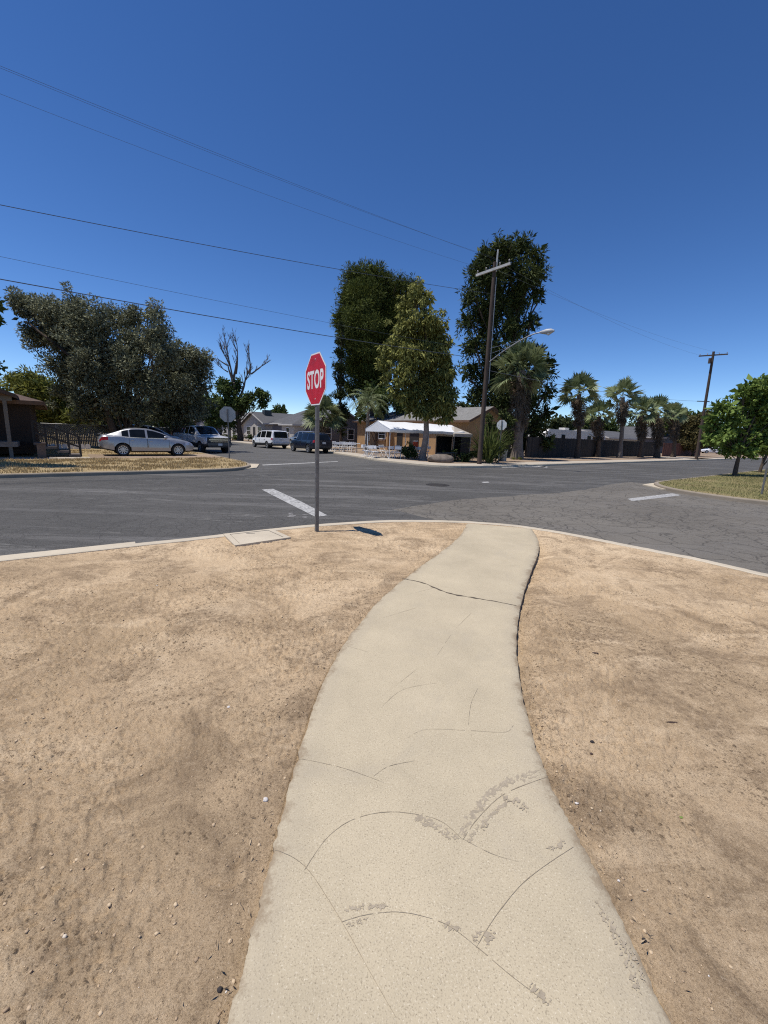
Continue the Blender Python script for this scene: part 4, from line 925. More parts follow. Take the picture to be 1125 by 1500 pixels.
# canopy tents
def canopy():
    c = GS(570, 672.5); L, Wd, he, hp = 7.1, 2.5, 1.98, 2.52
    r = thing('canopy_tent', 'white gabled canopy tent over tables at the far corner', 'canopy', W(c[0], c[1], 0), R0)
    m = MB(); n = 14; th = .012; ov = .12
    def row(y, z): return [(x, y, z-(.035*math.sin(math.pi*((x/L*3) % 1)))) for x in np.linspace(-ov, L+ov, n*2)]
    R_ = [row(-ov, he-.20), row(-ov, he), row(Wd*.25, (he+hp)/2-.03), row(Wd/2, hp), row(Wd*.75, (he+hp)/2-.03), row(Wd+ov, he), row(Wd+ov, he-.20)]
    vs = [p for q in R_ for p in q]; k = n*2
    m.add(vs, [(i*k+j, i*k+j+1, (i+1)*k+j+1, (i+1)*k+j) for i in range(6) for j in range(k-1)]); o = m.build('roof_sheet', PVC, r, 30)
    sm = o.modifiers.new('thick', 'SOLIDIFY'); sm.thickness = .012
    m = MB()
    for x in (-ov+.01, L+ov-.01): m.add([(x, -ov, he-.2), (x, Wd+ov, he-.2), (x, Wd+ov, he), (x, Wd/2, hp-.02), (x, -ov, he)], [(0, 1, 2, 3, 4)])
    m.build('gable_sheet', PVC, r)
    for x in (0, L/2, L):
        for y in (0, Wd): m = MB(); m.tube([(x, y, 0), (x, y, he)], .024, 8); m.tube([(x, y, 0), (x, y, .015)], .07, 8); m.build('leg', PVC, r, 50)
        m = MB(); m.bar((x, 0, he-.02), (x, Wd/2, hp-.05), .03); m.bar((x, Wd, he-.02), (x, Wd/2, hp-.05), .03); m.bar((x, 0, he-.05), (x, Wd, he-.05), .03); m.build('truss', PVC, r)
    m = MB()
    for y, z in ((0, he-.03), (Wd, he-.03), (Wd/2, hp-.05)): m.bar((0, y, z), (L, y, z), .032)
    m.build('purlin', PVC, r)
    return r, c
cv, cc = canopy()
def small_tent():
    c = PT(646, 660, 23.2); r = thing('canopy_tent', 'small grey peaked canopy tent with black panels for its shaded interior beside the white one', 'canopy', W(23.3, 21.2, 0), R0)
    a = 1.85; he = 1.85; m = MB(); hp = 2.4
    m.add([(-.1, -.1, he), (a+.1, -.1, he), (a+.1, a+.1, he), (-.1, a+.1, he), (a/2, a/2, hp), (-.1, -.1, he-.22), (a+.1, -.1, he-.22), (a+.1, a+.1, he-.22), (-.1, a+.1, he-.22)], [(0, 1, 4), (1, 2, 4), (2, 3, 4), (3, 0, 4), (5, 6, 1, 0), (6, 7, 2, 1), (7, 8, 3, 2), (8, 5, 0, 3)])
    o = m.build('roof_sheet', CANG, r); sm = o.modifiers.new('thick', 'SOLIDIFY'); sm.thickness = .01
    for x in (0, a):
        for y in (0, a): m = MB(); m.box((x, y, he/2), (.04, .04, he)); m.build('leg', STEEL, r)
    m = MB()
    m.box((a, a/2, .92), (.012, a-.1, 1.8)); m.box((a/2, a, .92), (a-.1, .012, 1.8)); m.box((a*.7, 0, .92), (a*.55, .012, 1.8)); m.build('dark_interior_panel', TENTDARK, r)  # black sheets stand in for the dark shade inside the tent
    return r
small_tent()

# folding tables and chairs
def fold_table(label, loc, rz, L=1.83, group='white folding tables under the canopies'):
    r = thing('folding_table', label, 'table', loc, rz, group)
    m = MB(); m.box((0, 0, .73), (L, .76, .045)); m.build('tabletop', PVC, r)
    for sx in (-1, 1):
        m = MB(); x = sx*(L/2-.25)
        for y in (-.3, .3): m.tube([(x, y, 0), (x*.96, y, .71)], .016, 6)
        m.bar((x, -.3, .12), (x, .3, .12), .025); m.bar((x*.98, 0, .4), (x*.4, 0, .70), .018); m.build('leg', DIRTYW, r)
    return r
def fold_chair(label, loc, rz, group):
    r = thing('folding_chair', label, 'chair', loc, rz, group)
    m = MB(); m.box((0, 0, .44), (.40, .39, .03)); m.build('seat', PVC, r)
    m = MB(); m.box((-.27, 0, .74), (.03, .42, .20)); m.build('backrest', PVC, r)
    for y in (-.21, .21):
        m = MB(); m.tube([(.24, y, 0), (-.10, y, .46), (-.28, y, .86)], .014, 6); m.build('leg', PVC, r)
        m = MB(); m.tube([(-.26, y*.9, 0), (.14, y*.9, .43)], .014, 6); m.build('leg', PVC, r)
    return r
tb = fold_table('white folding table nearest the dark bush under the white canopy', W(cc[0]+2.6, cc[1]+.9, 0), R0); 
c_tab = [(.6, 1.9, .2, 'white folding table at the left end of the white canopy'), (3.9, 2.1, 0, 'white folding table at the back right of the white canopy')]
for x, y, a, lb in c_tab: dup(tb, lb, W(cc[0]+x, cc[1]+y, 0), R0+a)
ch = fold_chair('white folding chair crowded round the tables under the white canopy', W(cc[0]-.2, cc[1]+1.3, 0), R0+.4, 'white folding chairs under the white canopy')
for x, y, a in [(-.35, 2.2, -.3), (.5, .7, 1.6), (1.3, 1.0, 2.0), (1.9, .2, 1.3), (2.6, .15, 1.7), (3.2, .2, 1.2), (1.6, 2.7, -1.5), (2.5, 1.9, -1.6), (.2, 2.8, -1.2), (4.6, 1.3, 2.9), (-.6, 1.0, .2), (.9, .2, .9)]:
    dup(ch, None, W(cc[0]+x, cc[1]+y, 0), R0+a)
tb2 = [(494, 33.5, 'white folding table left of the tan house, nearer the vehicle'), (512, 33.8, 'white folding table left of the tan house, nearer its wall')]
for px, dep, lb in tb2:
    q = AT(px, 655, dep+3); dup(tb, lb, (q.x, q.y, 0), .15)['group'] = 'white folding tables left of the tan house'
for i, (px, dd_) in enumerate([(488, 35.6), (494, 35.4), (500, 35.7), (506, 35.5), (512, 35.9), (518, 35.6), (491, 37.8), (503, 37.9), (515, 38)]):
    q = AT(px, 655, dd_); c2 = dup(ch, 'white folding chair along the tables left of the tan house', (q.x, q.y, 0), 1.5+random.uniform(-.5, .5)); c2['group'] = 'white folding chairs left of the tan house'
q = AT(609, 640, 30.6); ck = thing('drink_cooler', 'orange-red round drink cooler on a folding table under the canopy', 'cooler', (q.x, q.y, .752))
m = MB(); m.lathe([(0, 0), (.17, 0), (.19, .05), (.20, .40), (.20, .42)], 18); b_ = m.build('barrel', ORANGE, ck, 50); m = MB(); m.lathe([(.205, .42), (.205, .47), (.17, .50), (0, .51)], 18); m.build('lid', PVC, ck, 50); m = MB(); m.box((0, -.21, .07), (.04, .05, .05)); m.build('spigot', PVC, b_)
dup(tb, 'white folding table carrying the orange-red drink cooler', (q.x, q.y, 0), R0)
q = AT(655, 660, 27.6); r = thing('picnic_bench', 'low dark bench in front of the small grey canopy', 'bench', (q.x, q.y, 0), R0+.2)
m = MB(); m.box((0, 0, .52), (2.2, .34, .05)); m.build('seat', BARKG, r)
for x in (-.9, .9): m = MB(); m.bar((x, -.15, 0), (x, -.1, .5), .05); m.bar((x, .15, 0), (x, .1, .5), .05); m.build('leg', BARKG, r)
# rock, bin
def rock(label, loc, sz, seed, mat=ROCKM, name='boulder'):
    bm = bmesh.new(); bmesh.ops.create_icosphere(bm, subdivisions=3, radius=1); rr3 = np.random.default_rng(seed); o_ = rr3.uniform(0, 50)
    for v in bm.verts:
        n_ = float(fbm(np.array([v.co.x*1.6+o_]), np.array([v.co.y*1.6+v.co.z*1.1+o_]), 4, seed)[0]); k = .72+.6*n_
        v.co = Vector((v.co.x*sz[0]*k, v.co.y*sz[1]*k, v.co.z*sz[2]*k+sz[2]*.6))
    me = bpy.data.meshes.new(name); bm.to_mesh(me); bm.free(); o = link(me, name, mat, None, 45, None, loc); return tag(o, label, name)
q = G(645, 677); rock('flat pale boulder beside the kerb near the gum tree trunk', (q[0], q[1], 0), (.80, .5, .33), 3)
q = AT(737, 668, 30); r = thing('rubbish_bin', 'grey rubbish bin behind the spiky bush', 'bin', (q.x, q.y, 0))
m = MB(); m.lathe([(0, 0), (.24, 0), (.29, .78), (.31, .8)], 16); m.build('bin_body', STEEL, r, 40); m = MB(); m.lathe([(.32, .8), (.32, .85), (.1, .93), (0, .93)], 16); m.build('bin_lid', DGREY, r, 40)

# trailer and roofs behind the fence
a_ = PT(800, 640, 25)[0]; b_ = PT(888, 640, 25)[0]; Lt = b_-a_
r = thing('travel_trailer', 'long white travel trailer behind the plank fence', 'trailer', W(a_, 25, 0), R0)
m = MB(); m.prism([(0, .6), (.0, 2.3), (.5, 2.85), (Lt-1.2, 2.85), (Lt-.2, 2.2), (Lt, 1.4), (Lt-.3, .6)], 0, 2.4, Matrix(((1, 0, 0, 0), (0, 0, 1, 0), (0, 1, 0, 0), (0, 0, 0, 1)))); o = m.build('body', WHITE, r)
for x, w_ in ((Lt*.25, .8), (Lt*.48, .5), (Lt*.68, .9)): m = MB(); m.box((x, -.01, 2.05), (w_, .04, .5)); m.build('window', PANE, r)
m = MB(); m.box((Lt/2, -.012, 1.5), (Lt*.9, .02, .12)); m.bar((Lt*.66, -.012, 2.6), (Lt*.9, -.012, 1.6), .12, .02); m.build('stripe', simple('stripe_grey', (.2, .2, .22), .5), r)
m = MB(); m.box((Lt*.4, 1.2, 3.0), (.9, .8, .3)); m.build('roof_unit', DIRTYW, r)
for x in (Lt*.42, Lt*.55): m = MB(); m.lathe([(0, -.1), (.33, -.1), (.36, 0), (.33, .1), (0, .1)], 18, Matrix.Translation((x, .1, .36)) @ Matrix.Rotation(math.pi/2, 4, 'X')); m.build('wheel', BLACK, r, 40)
sA = PT(890, 640, 27)[0]; sB = PT(938, 640, 27)[0]
house('grey_roofed_house', 'low house with grey roof seen over the fence between the palms', sA, 27, sB-sA, 8, 2.3, 1.0, 'x', .4, CREAM, ROOFD, DIRTYW, (0, 0))
sA = PT(972, 650, 28)[0]; sB = PT(1000, 650, 28)[0]
house('grey_roofed_house', 'small far house with slate grey roof just left of the leaning pole', sA, 28, sB-sA, 9, 2.9, 1.9, 'y', .5, GREYW, ROOFD, DIRTYW, (0, 0))

# ================================================================== VEGETATION
def ball(n):
    v = RNG.normal(size=(n, 3)); v /= np.linalg.norm(v, axis=1)[:, None]; return v
def leaf_mesh(P_, A_, size, aspect, bend=.15, var=.35):
    """diamond leaves at P_ along unit A_"""
    n = len(P_); r = ball(n); B_ = np.cross(A_, r); B_ /= np.linalg.norm(B_, axis=1)[:, None]+1e-9; N_ = np.cross(A_, B_)
    s = (size*RNG.uniform(1-var, 1+var, n))[:, None]
    a = P_; c = P_+A_*s-N_*0; mid = P_+A_*s*.48+N_*s*bend; w = s*aspect*.5
    return np.stack([a, mid+B_*w, c, mid-B_*w], 1).reshape(-1, 3)
def quads(n): return np.arange(4*n).reshape(-1, 4)
DENS = 2.4
def tree(name, label, base, Y, blobs, leafm, barkm, trunk, size=.2, aspect=.45, dens=1., droop=0., outward=.3, depth=1., sub=(.28, .5), group=None, cat='tree', limbs=True, limbz=.62, limbr=.3, nsub=2.2, limbmin=.3, core=1., yoff=0., trunkpts=None, fill=.75, stems=1):
    """blobs: (px, py, radius px) read off the picture, given depth round Y"""
    base = Vector(base); r = thing(name, label, cat, base, 0, group)
    Pl = []; Al = []; cs = []
    for b in blobs:
        px, py, rp = b[:3]; R_ = rp*Y/F; dy = b[3] if len(b) > 3 else random.uniform(-1, 1)*.55*depth*R_
        R_ *= (Y+dy+yoff)/Y; c = AT(px, py, Y+dy+yoff); cs.append((c, R_))
        ns = max(6, int(nsub*9*(R_/1.5)**1.2)); rs = []
        for k in range(ns):
            d = ball(1)[0]; rr_ = R_*RNG.uniform(*sub); ex = RNG.uniform() < .16; rr_ *= .6 if ex else 1; q = np.array(c)+d*np.array([1, depth, 1])*R_*(RNG.uniform(.95, 1.22) if ex else RNG.uniform(.25, .80))*fill/.75
            n = int(dens*DENS*26*(rr_/size)**2*.36)+8
            u = ball(n)*(RNG.uniform(0, 1, n)**.42)[:, None]*rr_*1.05
            P_ = q+u; out = u/(np.linalg.norm(u, axis=1)[:, None]+1e-6)
            A_ = ball(n)*(1-outward)+out*outward+np.array([0, 0, -droop]); A_ /= np.linalg.norm(A_, axis=1)[:, None]+1e-9
            Pl.append(P_); Al.append(A_)
    P_ = np.concatenate(Pl)-np.array(base); A_ = np.concatenate(Al)
    k = P_[:, 2] > .03; P_ = P_[k]; A_ = A_[k]; lv = leaf_mesh(P_, A_, size, aspect)
    if core:
        Pc = []
        for c, R_ in cs:
            n = int(core*40*(R_/(size*1.9))**2*.12)+10; u = ball(n)*(RNG.uniform(0, 1, n)**.5)[:, None]*R_*.62; Pc.append(np.array(c)+u*np.array([1, depth, 1])-np.array(base))
        Pc = np.concatenate(Pc); Pc = Pc[Pc[:, 2] > .1]; lv = np.concatenate([lv, leaf_mesh(Pc, ball(len(Pc)), size*1.9, max(aspect, .42))])
    crown = npmesh('crown', lv, quads(len(lv)//4), leafm, r)
    m = MB(); top = max(cs, key=lambda q: q[0].z)[0]-base
    cen = sum((q[0] for q in cs), Vector())/len(cs)-base
    for s_ in range(stems):
        j = Vector((random.uniform(-1, 1), random.uniform(-1, 1), 0))*trunk*3*(s_ > 0 or stems > 1)
        tp = [Vector((j.x*.3, j.y*.3, -.2)), Vector((j.x*.4, j.y*.4, .15)), Vector((cen.x*.15, cen.y*.15, cen.z*.3))+j, Vector((cen.x*.6, cen.y*.6, cen.z*.75))+j*2, Vector((top.x*.8, top.y*.8, top.z*.86))+j*2]
        if trunkpts: tp = [Vector(p) for p in trunkpts]
        pth = catmull(tp, 5); nn = len(pth); m.tube(pth, [trunk*(1.25 if i == 0 else 1)*(1-.88*(i/(nn-1)))+.012 for i in range(nn)], 10)
    tr = m.build('trunk', barkm, r, 60)
    if limbs:
        m = MB()
        for c, R_ in cs:
            c = c-base; f = min(.93, max(limbmin if limbz < .9 else .05, c.z/max(top.z, .1)*limbz)); i = int(f*(nn-1)); p0 = pth[i]; mid_ = p0.lerp(c, .5)+Vector((random.uniform(-.1, .1), random.uniform(-.1, .1), .12))*R_
            m.tube(catmull([p0, mid_, c], 4), [trunk*limbr*(1-.8*(a/8))+.01 for a in range(9)], 6)
            for k in range(3):
                e = c+Vector(ball(1)[0])*R_*.8; m.tube([mid_.lerp(c, .5), (mid_.lerp(c, .5)+e)/2+Vector((0, 0, .1*R_)), e], [trunk*.12+.006, trunk*.08+.005, .006], 5)
        m.build('limbs', BARK, tr, 60)
    return r
g0 = lambda px, py: Vector((*G(px, py), 0))
# --- olives
tree('olive_tree', 'large grey-green olive tree behind the silver sedan', AT(176, 655, 29).xy.to_3d(), 29,
     [(45,455,32),(78,462,34),(110,458,30),(140,470,34),(60,490,30),(95,500,40),(135,510,42),(172,470,24),(196,465,22),(222,462,22),(190,500,36),(228,492,30),(242,520,26),(110,545,36),(150,555,40),(85,535,22),(190,545,38),(125,585,30),(170,590,38),(215,560,34),(100,575,26),(150,605,24),(205,600,26),(120,610,18),(30,445,16)],
     L_OLIVE, BARK, .34, .19, .34, 1.35, 0, .5, 1.1, stems=3, limbr=.22, core=2., sub=(.22, .40), nsub=1.7, fill=.70)
tree('olive_tree', 'smaller olive tree drooping behind the pickup truck', AT(255, 655, 33).xy.to_3d(), 32,
     [(262,515,20),(285,525,22),(255,545,28),(290,550,22),(300,532,12),(240,575,24),(275,580,28),(255,605,22),(285,605,18),(235,610,18),(300,570,12)], L_OLIVE, BARK, .22, .22, .34, 1.3, .15, .45, 1., stems=2)
tree('fan_leaf_tree', 'bright yellow-green tree behind the brown house roof', AT(60, 640, 40).xy.to_3d(), 40, [(30,565,20),(55,570,24),(80,580,24),(20,558,10),(48,552,12),(75,600,26),(100,600,22),(60,610,24),(110,615,20),(90,620,18),(130,618,16)], L_YELL, BARK, .18, .42, .3, 1.1, 0, .5, 1.)
tree('shade_tree', 'dark leafy tree between the olive trunk and grey fence', AT(215, 640, 44).xy.to_3d(), 46, [(150,615,22),(190,612,24),(225,605,26),(255,600,24),(285,595,22),(305,590,18),(200,632,18),(240,628,18),(165,635,16),(310,612,14)], L_OAK, BARK, .2, .38, .5, 1.1)
# dead-topped oak
B_ = AT(352, 643, 60); B_.z = 0
dt = tree('dying_oak', 'oak with bare dead upper branches over green lower leaves', B_, 60, [(330,572,15),(345,565,12),(320,590,14),(340,590,16),(365,585,13),(378,575,11),(385,592,9),(330,608,16),(312,605,12),(355,602,10),(388,580,7),(318,590,12),(350,590,13),(312,618,12),(335,616,11),(328,560,9)], L_OAK, BARK, .5, .36, .5, .9, .1, .3, 1., limbr=.15, trunkpts=[(0,0,-.2),(0,0,.6),(-.25,0,3),(-.6,0,5.5),(-.9,0,6.6)])
m = MB(); rb = random.Random(9)
def limb(p, d, l, r_, lev):
    q = p; pts = [p]; n = 4
    for k in range(n):
        d = (d+Vector((rb.uniform(-.16, .16), rb.uniform(-.16, .16), rb.uniform(-.02, .12)))).normalized(); q = q+d*l/n; pts.append(q)
    m.tube(pts, [r_*(1-.6*k/n) for k in range(n+1)], 6)
    if lev:
        for k in range(7 if lev > 2 else 6 if lev > 1 else 4):
            s_ = pts[rb.randrange(1, n+1)]; dd_ = (d+Vector((rb.uniform(-.75, .75), rb.uniform(-.6, .6), rb.uniform(-.1, .5)))).normalized(); limb(s_, dd_, l*rb.uniform(.28, .5), max(.014, r_*.45), lev-1)
for a, b, r_ in [((346,585),(341,560),.28),((341,560),(333,535),.2),((341,560),(352,530),.22),((333,535),(318,528),.12)]:
    limb(AT(*a, 60)-B_, (AT(*b, 60)-AT(*a, 60)).normalized(), (AT(*b, 60)-AT(*a, 60)).length, r_, 0)
for a, b, r_ in [((341,555),(338,490),.14),((346,548),(356,500),.12),((338,540),(330,506),.09),((352,582),(368,545),.20),((366,550),(372,508),.10),((368,548),(390,528),.11),((334,545),(312,530),.09)]:
    limb(AT(*a, 60)-B_, (AT(*b, 60)-AT(*a, 60)).normalized(), (AT(*b, 60)-AT(*a, 60)).length*.85, r_, 3)
m.build('bare_branches', DEADW, dt, 60)
# --- tall trees
tree('pine_tree', 'tall dense pine behind the tan house and stop sign', AT(545, 655, 50).xy.to_3d(), 50,
     [(520,408,22),(545,404,22),(562,415,20),(510,432,18),(535,440,32),(570,442,28),(588,420,16),(602,420,12),(505,465,20),(535,475,34),(570,480,34),(495,468,9),(510,500,20),(540,510,32),(575,515,26),(520,535,26),(550,545,26),(530,565,22),(500,480,10),(600,445,18),(555,570,18),(512,570,14)], L_PINE, BARK, .5, .34, .2, 1.5, 0, .7, .9, limbz=.92, limbr=.2, nsub=2.6, core=2.5)
tree('cypress_tree', 'narrow dark cypress left of the tall pine', AT(499, 655, 46).xy.to_3d(), 46, [(501,480,7),(499,500,8),(498,520,9),(497,540,10),(497,560,11),(498,580,11),(500,598,11),(502,612,10),(499,630,9)], L_CYP, BARK, .2, .3, .34, 2.2, -.6, .4, .8, limbz=.95, limbr=.15)
tree('gum_tree', 'drooping yellowish gum tree with pale trunk over the canopy', g0(619, 673.5), 29.4,
     [(610,430,16),(622,440,16),(598,455,18),(625,465,22),(590,485,22),(618,495,26),(642,485,18),(575,510,18),(605,520,26),(640,520,24),(655,505,10),(565,530,12),(590,550,22),(625,555,28),(652,550,20),(605,580,20),(640,585,26),(660,575,12),(655,600,14),(625,600,18),(578,570,12),(652,530,14),(600,598,10),(645,604,12),(655,606,10),(612,604,9),(590,578,13),(662,596,10),(568,556,9)], L_EUC, BARKP, .26, .27, .3, 2.0, .75, .3, 1., limbr=.12, nsub=2.6, yoff=-1.9, limbmin=.5, trunkpts=[(0,0,-.2),(0,0,.3),(.15,0,2),(-.1,.1,4.2),(.0,.2,5.4),(-.2,.2,6.6)])
tree('shade_tree', 'round green tree crown behind the queen palm', AT(550, 650, 46).xy.to_3d(), 46, [(545,575,14),(565,580,16),(585,590,16),(530,590,12),(560,600,14),(530,608,10)], L_OAK, BARK, .16, .36, .5, .9)
tree('bunya_pine', 'massive tall dark conifer behind the utility pole', AT(742, 660, 38.6).xy.to_3d(), 38.6,
     [(735,362,17),(765,360,16),(712,375,18),(745,385,24),(785,378,17),(700,400,18),(725,412,24),(765,410,26),(790,402,12),(692,432,18),(720,445,26),(755,445,24),(785,432,12),(688,468,16),(715,480,24),(750,485,22),(778,470,13),(690,505,18),(720,515,24),(755,520,22),(783,515,14),(690,545,16),(720,552,26),(760,555,28),(795,545,16),(805,530,9),(700,580,20),(735,590,26),(775,590,24),(802,575,12),(715,615,22),(750,625,24),(785,625,20),(800,605,12),(690,600,12),(730,648,18),(770,650,20),(800,648,14)],
     L_BUN, BARK, .5, .38, .24, 1.9, .1, .85, .95, sub=(.2, .38), limbz=.93, limbr=.16, nsub=3., core=2.5)
tree('young_street_tree', 'broad-leaved green street tree on the turf corner', g0(1076, 697), 23.2,
     [(1105,570,20),(1125,578,24),(1085,590,18),(1065,600,14),(1050,598,10),(1100,605,22),(1125,612,24),(1070,620,20),(1045,625,10),(1095,635,22),(1120,640,20),(1055,640,16),(1075,650,16),(1100,655,14),(1150,600,30),(1150,640,22),(1042,612,8),(1090,572,10),(1130,555,12),(1048,645,10),(1072,658,13),(1092,662,11),(1112,655,14)], L_MULB, BARK, .12, .22, .62, 1.5, .15, .45, 1., limbr=.16, nsub=2.6, limbmin=.5, core=.4, trunkpts=[(0,0,-.2),(0,0,.5),(.05,0,1.2),(.2,0,2.2),(.5,0,3.3)])
tree('young_street_tree', 'second street tree partly outside the right edge', g0(1113, 692), 27.5, [(1125,620,20),(1155,600,26),(1180,630,26),(1140,640,18),(1170,580,24)], L_MULB, BARK, .10, .26, .6, 1.4, .15, .45, 1.)
tree('bronze_tree', 'rounded bronze-green tree behind the leaning pole', AT(1015, 665, 62).xy.to_3d(), 62, [(1010,625,16),(1025,620,16),(1000,630,12),(1038,628,14),(1015,642,18),(1035,645,14),(1048,625,10),(1005,648,12)], L_BROWN, BARK, .2, .42, .5, 1.1)
tree('shade_tree', 'dark green tree just left of the bronze tree', AT(990, 660, 75).xy.to_3d(), 75, [(985,610,14),(1000,612,14),(975,625,14),(1003,625,12),(990,630,14),(1018,612,9),(1035,608,8)], L_OAK, BARK, .2, .5, .5, 1.1)
for i, (lb, Y, bl) in enumerate([('small far tree above the cream house roofs', 90, [(404,603,7),(414,601,7),(409,609,8)]), ('far green tree between conifer and first small palm', 70, [(815,622,10),(828,620,9),(840,627,8),(820,634,9)]),
        ('far tree behind the gap left of the dying oak', 85, [(318,610,12),(300,606,12),(335,612,10)]), ('far tree in the gap right of the queen palm', 65, [(675,600,9),(668,607,8)]),
        ('far tree seen between the first and second small palms', 72, [(865,618,12),(880,622,10),(895,626,10),(872,632,10)]), ('dark far tree beyond the second street tree', 95, [(1100,645,16),(1120,648,16),(1085,652,10),(1140,645,16),(1070,655,8)]),
        ('far tree at the left end of the grey fence', 55, [(-20,590,30),(5,600,20),(-50,590,30)]), ('far dark tree closing the street behind the houses', 130, [(330,618,10),(345,622,8),(315,622,9),(300,622,8),(280,620,9),(260,618,9)])]):
    q = AT(bl[0][0], 640, Y); tree('distant_tree', lb, (q.x, q.y, 0), Y, bl, L_FAR if i % 2 else L_OAK, BARK, .2, .4+.003*Y, .5, 1.2, limbs=False)
# --- fan palms
def fan_palm(label, base, h, tr, cr, skirt, n=32, seed=1, blade=.75, lean=(0, 0), group=None, name='fan_palm', up=1.0):
    rp = np.random.default_rng(seed); r = thing(name, label, 'palm tree', base, 0, group)
    top = Vector((lean[0], lean[1], h)); m = MB()
    zs = [k/15 for k in range(16)]; m.tube([Vector((lean[0]*t*t, lean[1]*t*t, h*t-.1*(t == 0))) for t in zs], [tr*(1.35-.5*min(1, t*5) + .06*math.sin(t*40)) for t in zs], 14); m.build('trunk', BARKG if seed in (4, 1) else BARK, r, 60)
    V_ = []; n_ = 0
    def fan(o, d, R_, nb, droop, fold, stem, Vl, tw=.34):
        d = d.normalized(); sd = d.cross(Vector((0, 0, 1)));  sd = sd.normalized() if sd.length > .05 else Vector((1, 0, 0)); sd = Matrix.Rotation(rp.uniform(-1.1, 1.1), 3, d) @ sd; nr = sd.cross(d)
        e = o+d*stem+Vector((0, 0, -droop*.25*stem)); w = .02
        Vl.append([o-sd*w, o+sd*w, e+sd*w*.6, e-sd*w*.6])
        for k in range(nb):
            a = (k/(nb-1)-.5)*2*1.85; l = R_*(1-.22*abs(a)/1.85)*rp.uniform(.85, 1.1)
            bd = (d*math.cos(a)+sd*math.sin(a)+nr*fold*abs(math.sin(a))).normalized(); wv = nr.cross(bd).normalized()
            wd = l*.075; p1 = e+bd*l*.55; p2 = e+bd*l+Vector((0, 0, -droop*l*rp.uniform(.2, .6)))
            Vl.append([e, p1+wv*wd, p2, p1-wv*wd])
    Vl = []
    for k in range(n):
        az = 2.399963*k+rp.uniform(-.2, .2); el = 1.5-2.1*(k/n)**1.0*up+rp.uniform(-.15, .15)
        d = Vector((math.cos(az)*math.cos(el), math.sin(az)*math.cos(el), math.sin(el)))
        fan(top+Vector((0, 0, .1)), d, blade*cr*.72*rp.uniform(.85, 1.1), 19, .25+.45*(k/n), .25, cr*.52*rp.uniform(.8, 1.1), Vl)
    v = np.array([[tuple(p) for p in q] for q in Vl]).reshape(-1, 3); npmesh('fronds', v, quads(len(Vl)), L_PALM, r)
    Vl = []; ns = int(46*skirt/2+10)
    for k in range(ns):
        az = rp.uniform(0, 6.283); zz_ = h-.1-skirt*rp.uniform(0, 1)**.9; q = zz_/h; o = Vector((lean[0]*q*q+math.cos(az)*tr*.7, lean[1]*q*q+math.sin(az)*tr*.7, zz_))
        f_ = (h-zz_)/max(skirt, .1); out = rp.uniform(.25, .85)*(1-.75*f_); d = Vector((math.cos(az)*out, math.sin(az)*out, -1)); fan(o, d, min(cr*.42, .8)*(1-.35*f_), 9, .2, .45, min(cr*.2, .36), Vl)
    v = np.array([[tuple(p) for p in q] for q in Vl]).reshape(-1, 3); v[:, 2] = np.maximum(v[:, 2], .02); npmesh('dead_skirt', v, quads(len(Vl)), L_SKIRT, r)
    return r
def palm_px(label, bx, by, Y, ytop, xtop, wpx, skirt, tr, seed, **k):
    k.setdefault('n', 20+seed*3 % 9)
    b = AT(bx, by, Y); b.z = 0; t = AT(xtop, ytop, Y); cr = wpx/2*Y/F
    return fan_palm(label, b, t.z-cr*.95, tr, cr, skirt, seed=seed, lean=(t.x-b.x, 0), **k)
big = palm_px('tall fan palm wrapped in a shaggy skirt of dead fronds', 757, 672, 33.5, 497, 768, 88, 4.2, .42, 1, n=52)
# shaggy bark boots hanging low on the big palm
GP = 'fan palms along the plank fence'
palm_px('first fan palm from the left in front of the plank fence', 845, 671, 40, 543, 852, 66, 2.4, .23, 2, group=GP)
palm_px('short fan palm second from the left along the fence', 875, 670, 45, 585, 880, 50, 1.9, .27, 3, group=GP)
palm_px('fan palm third from the left, with clear pale trunk base', 907, 671, 45, 552, 916, 58, 2.3, .24, 4, group=GP)
palm_px('fan palm fourth from the left, crowded by its right neighbour', 938, 670, 48.5, 578, 944, 52, 2.6, .26, 5, group=GP)
palm_px('fan palm fifth from the left, bushy dark skirt to the ground', 962, 670, 50, 577, 966, 56, 3.2, .3, 6, group=GP)
palm_px('smaller fan palm at the right end of the row of palms', 986, 668, 54, 588, 990, 40, 2.6, .25, 7, group=GP)
palm_px('bushy fan palm behind the stop sign beside the grey house', 474, 655, 41, 577, 474, 66, .8, .22, 8, n=40)
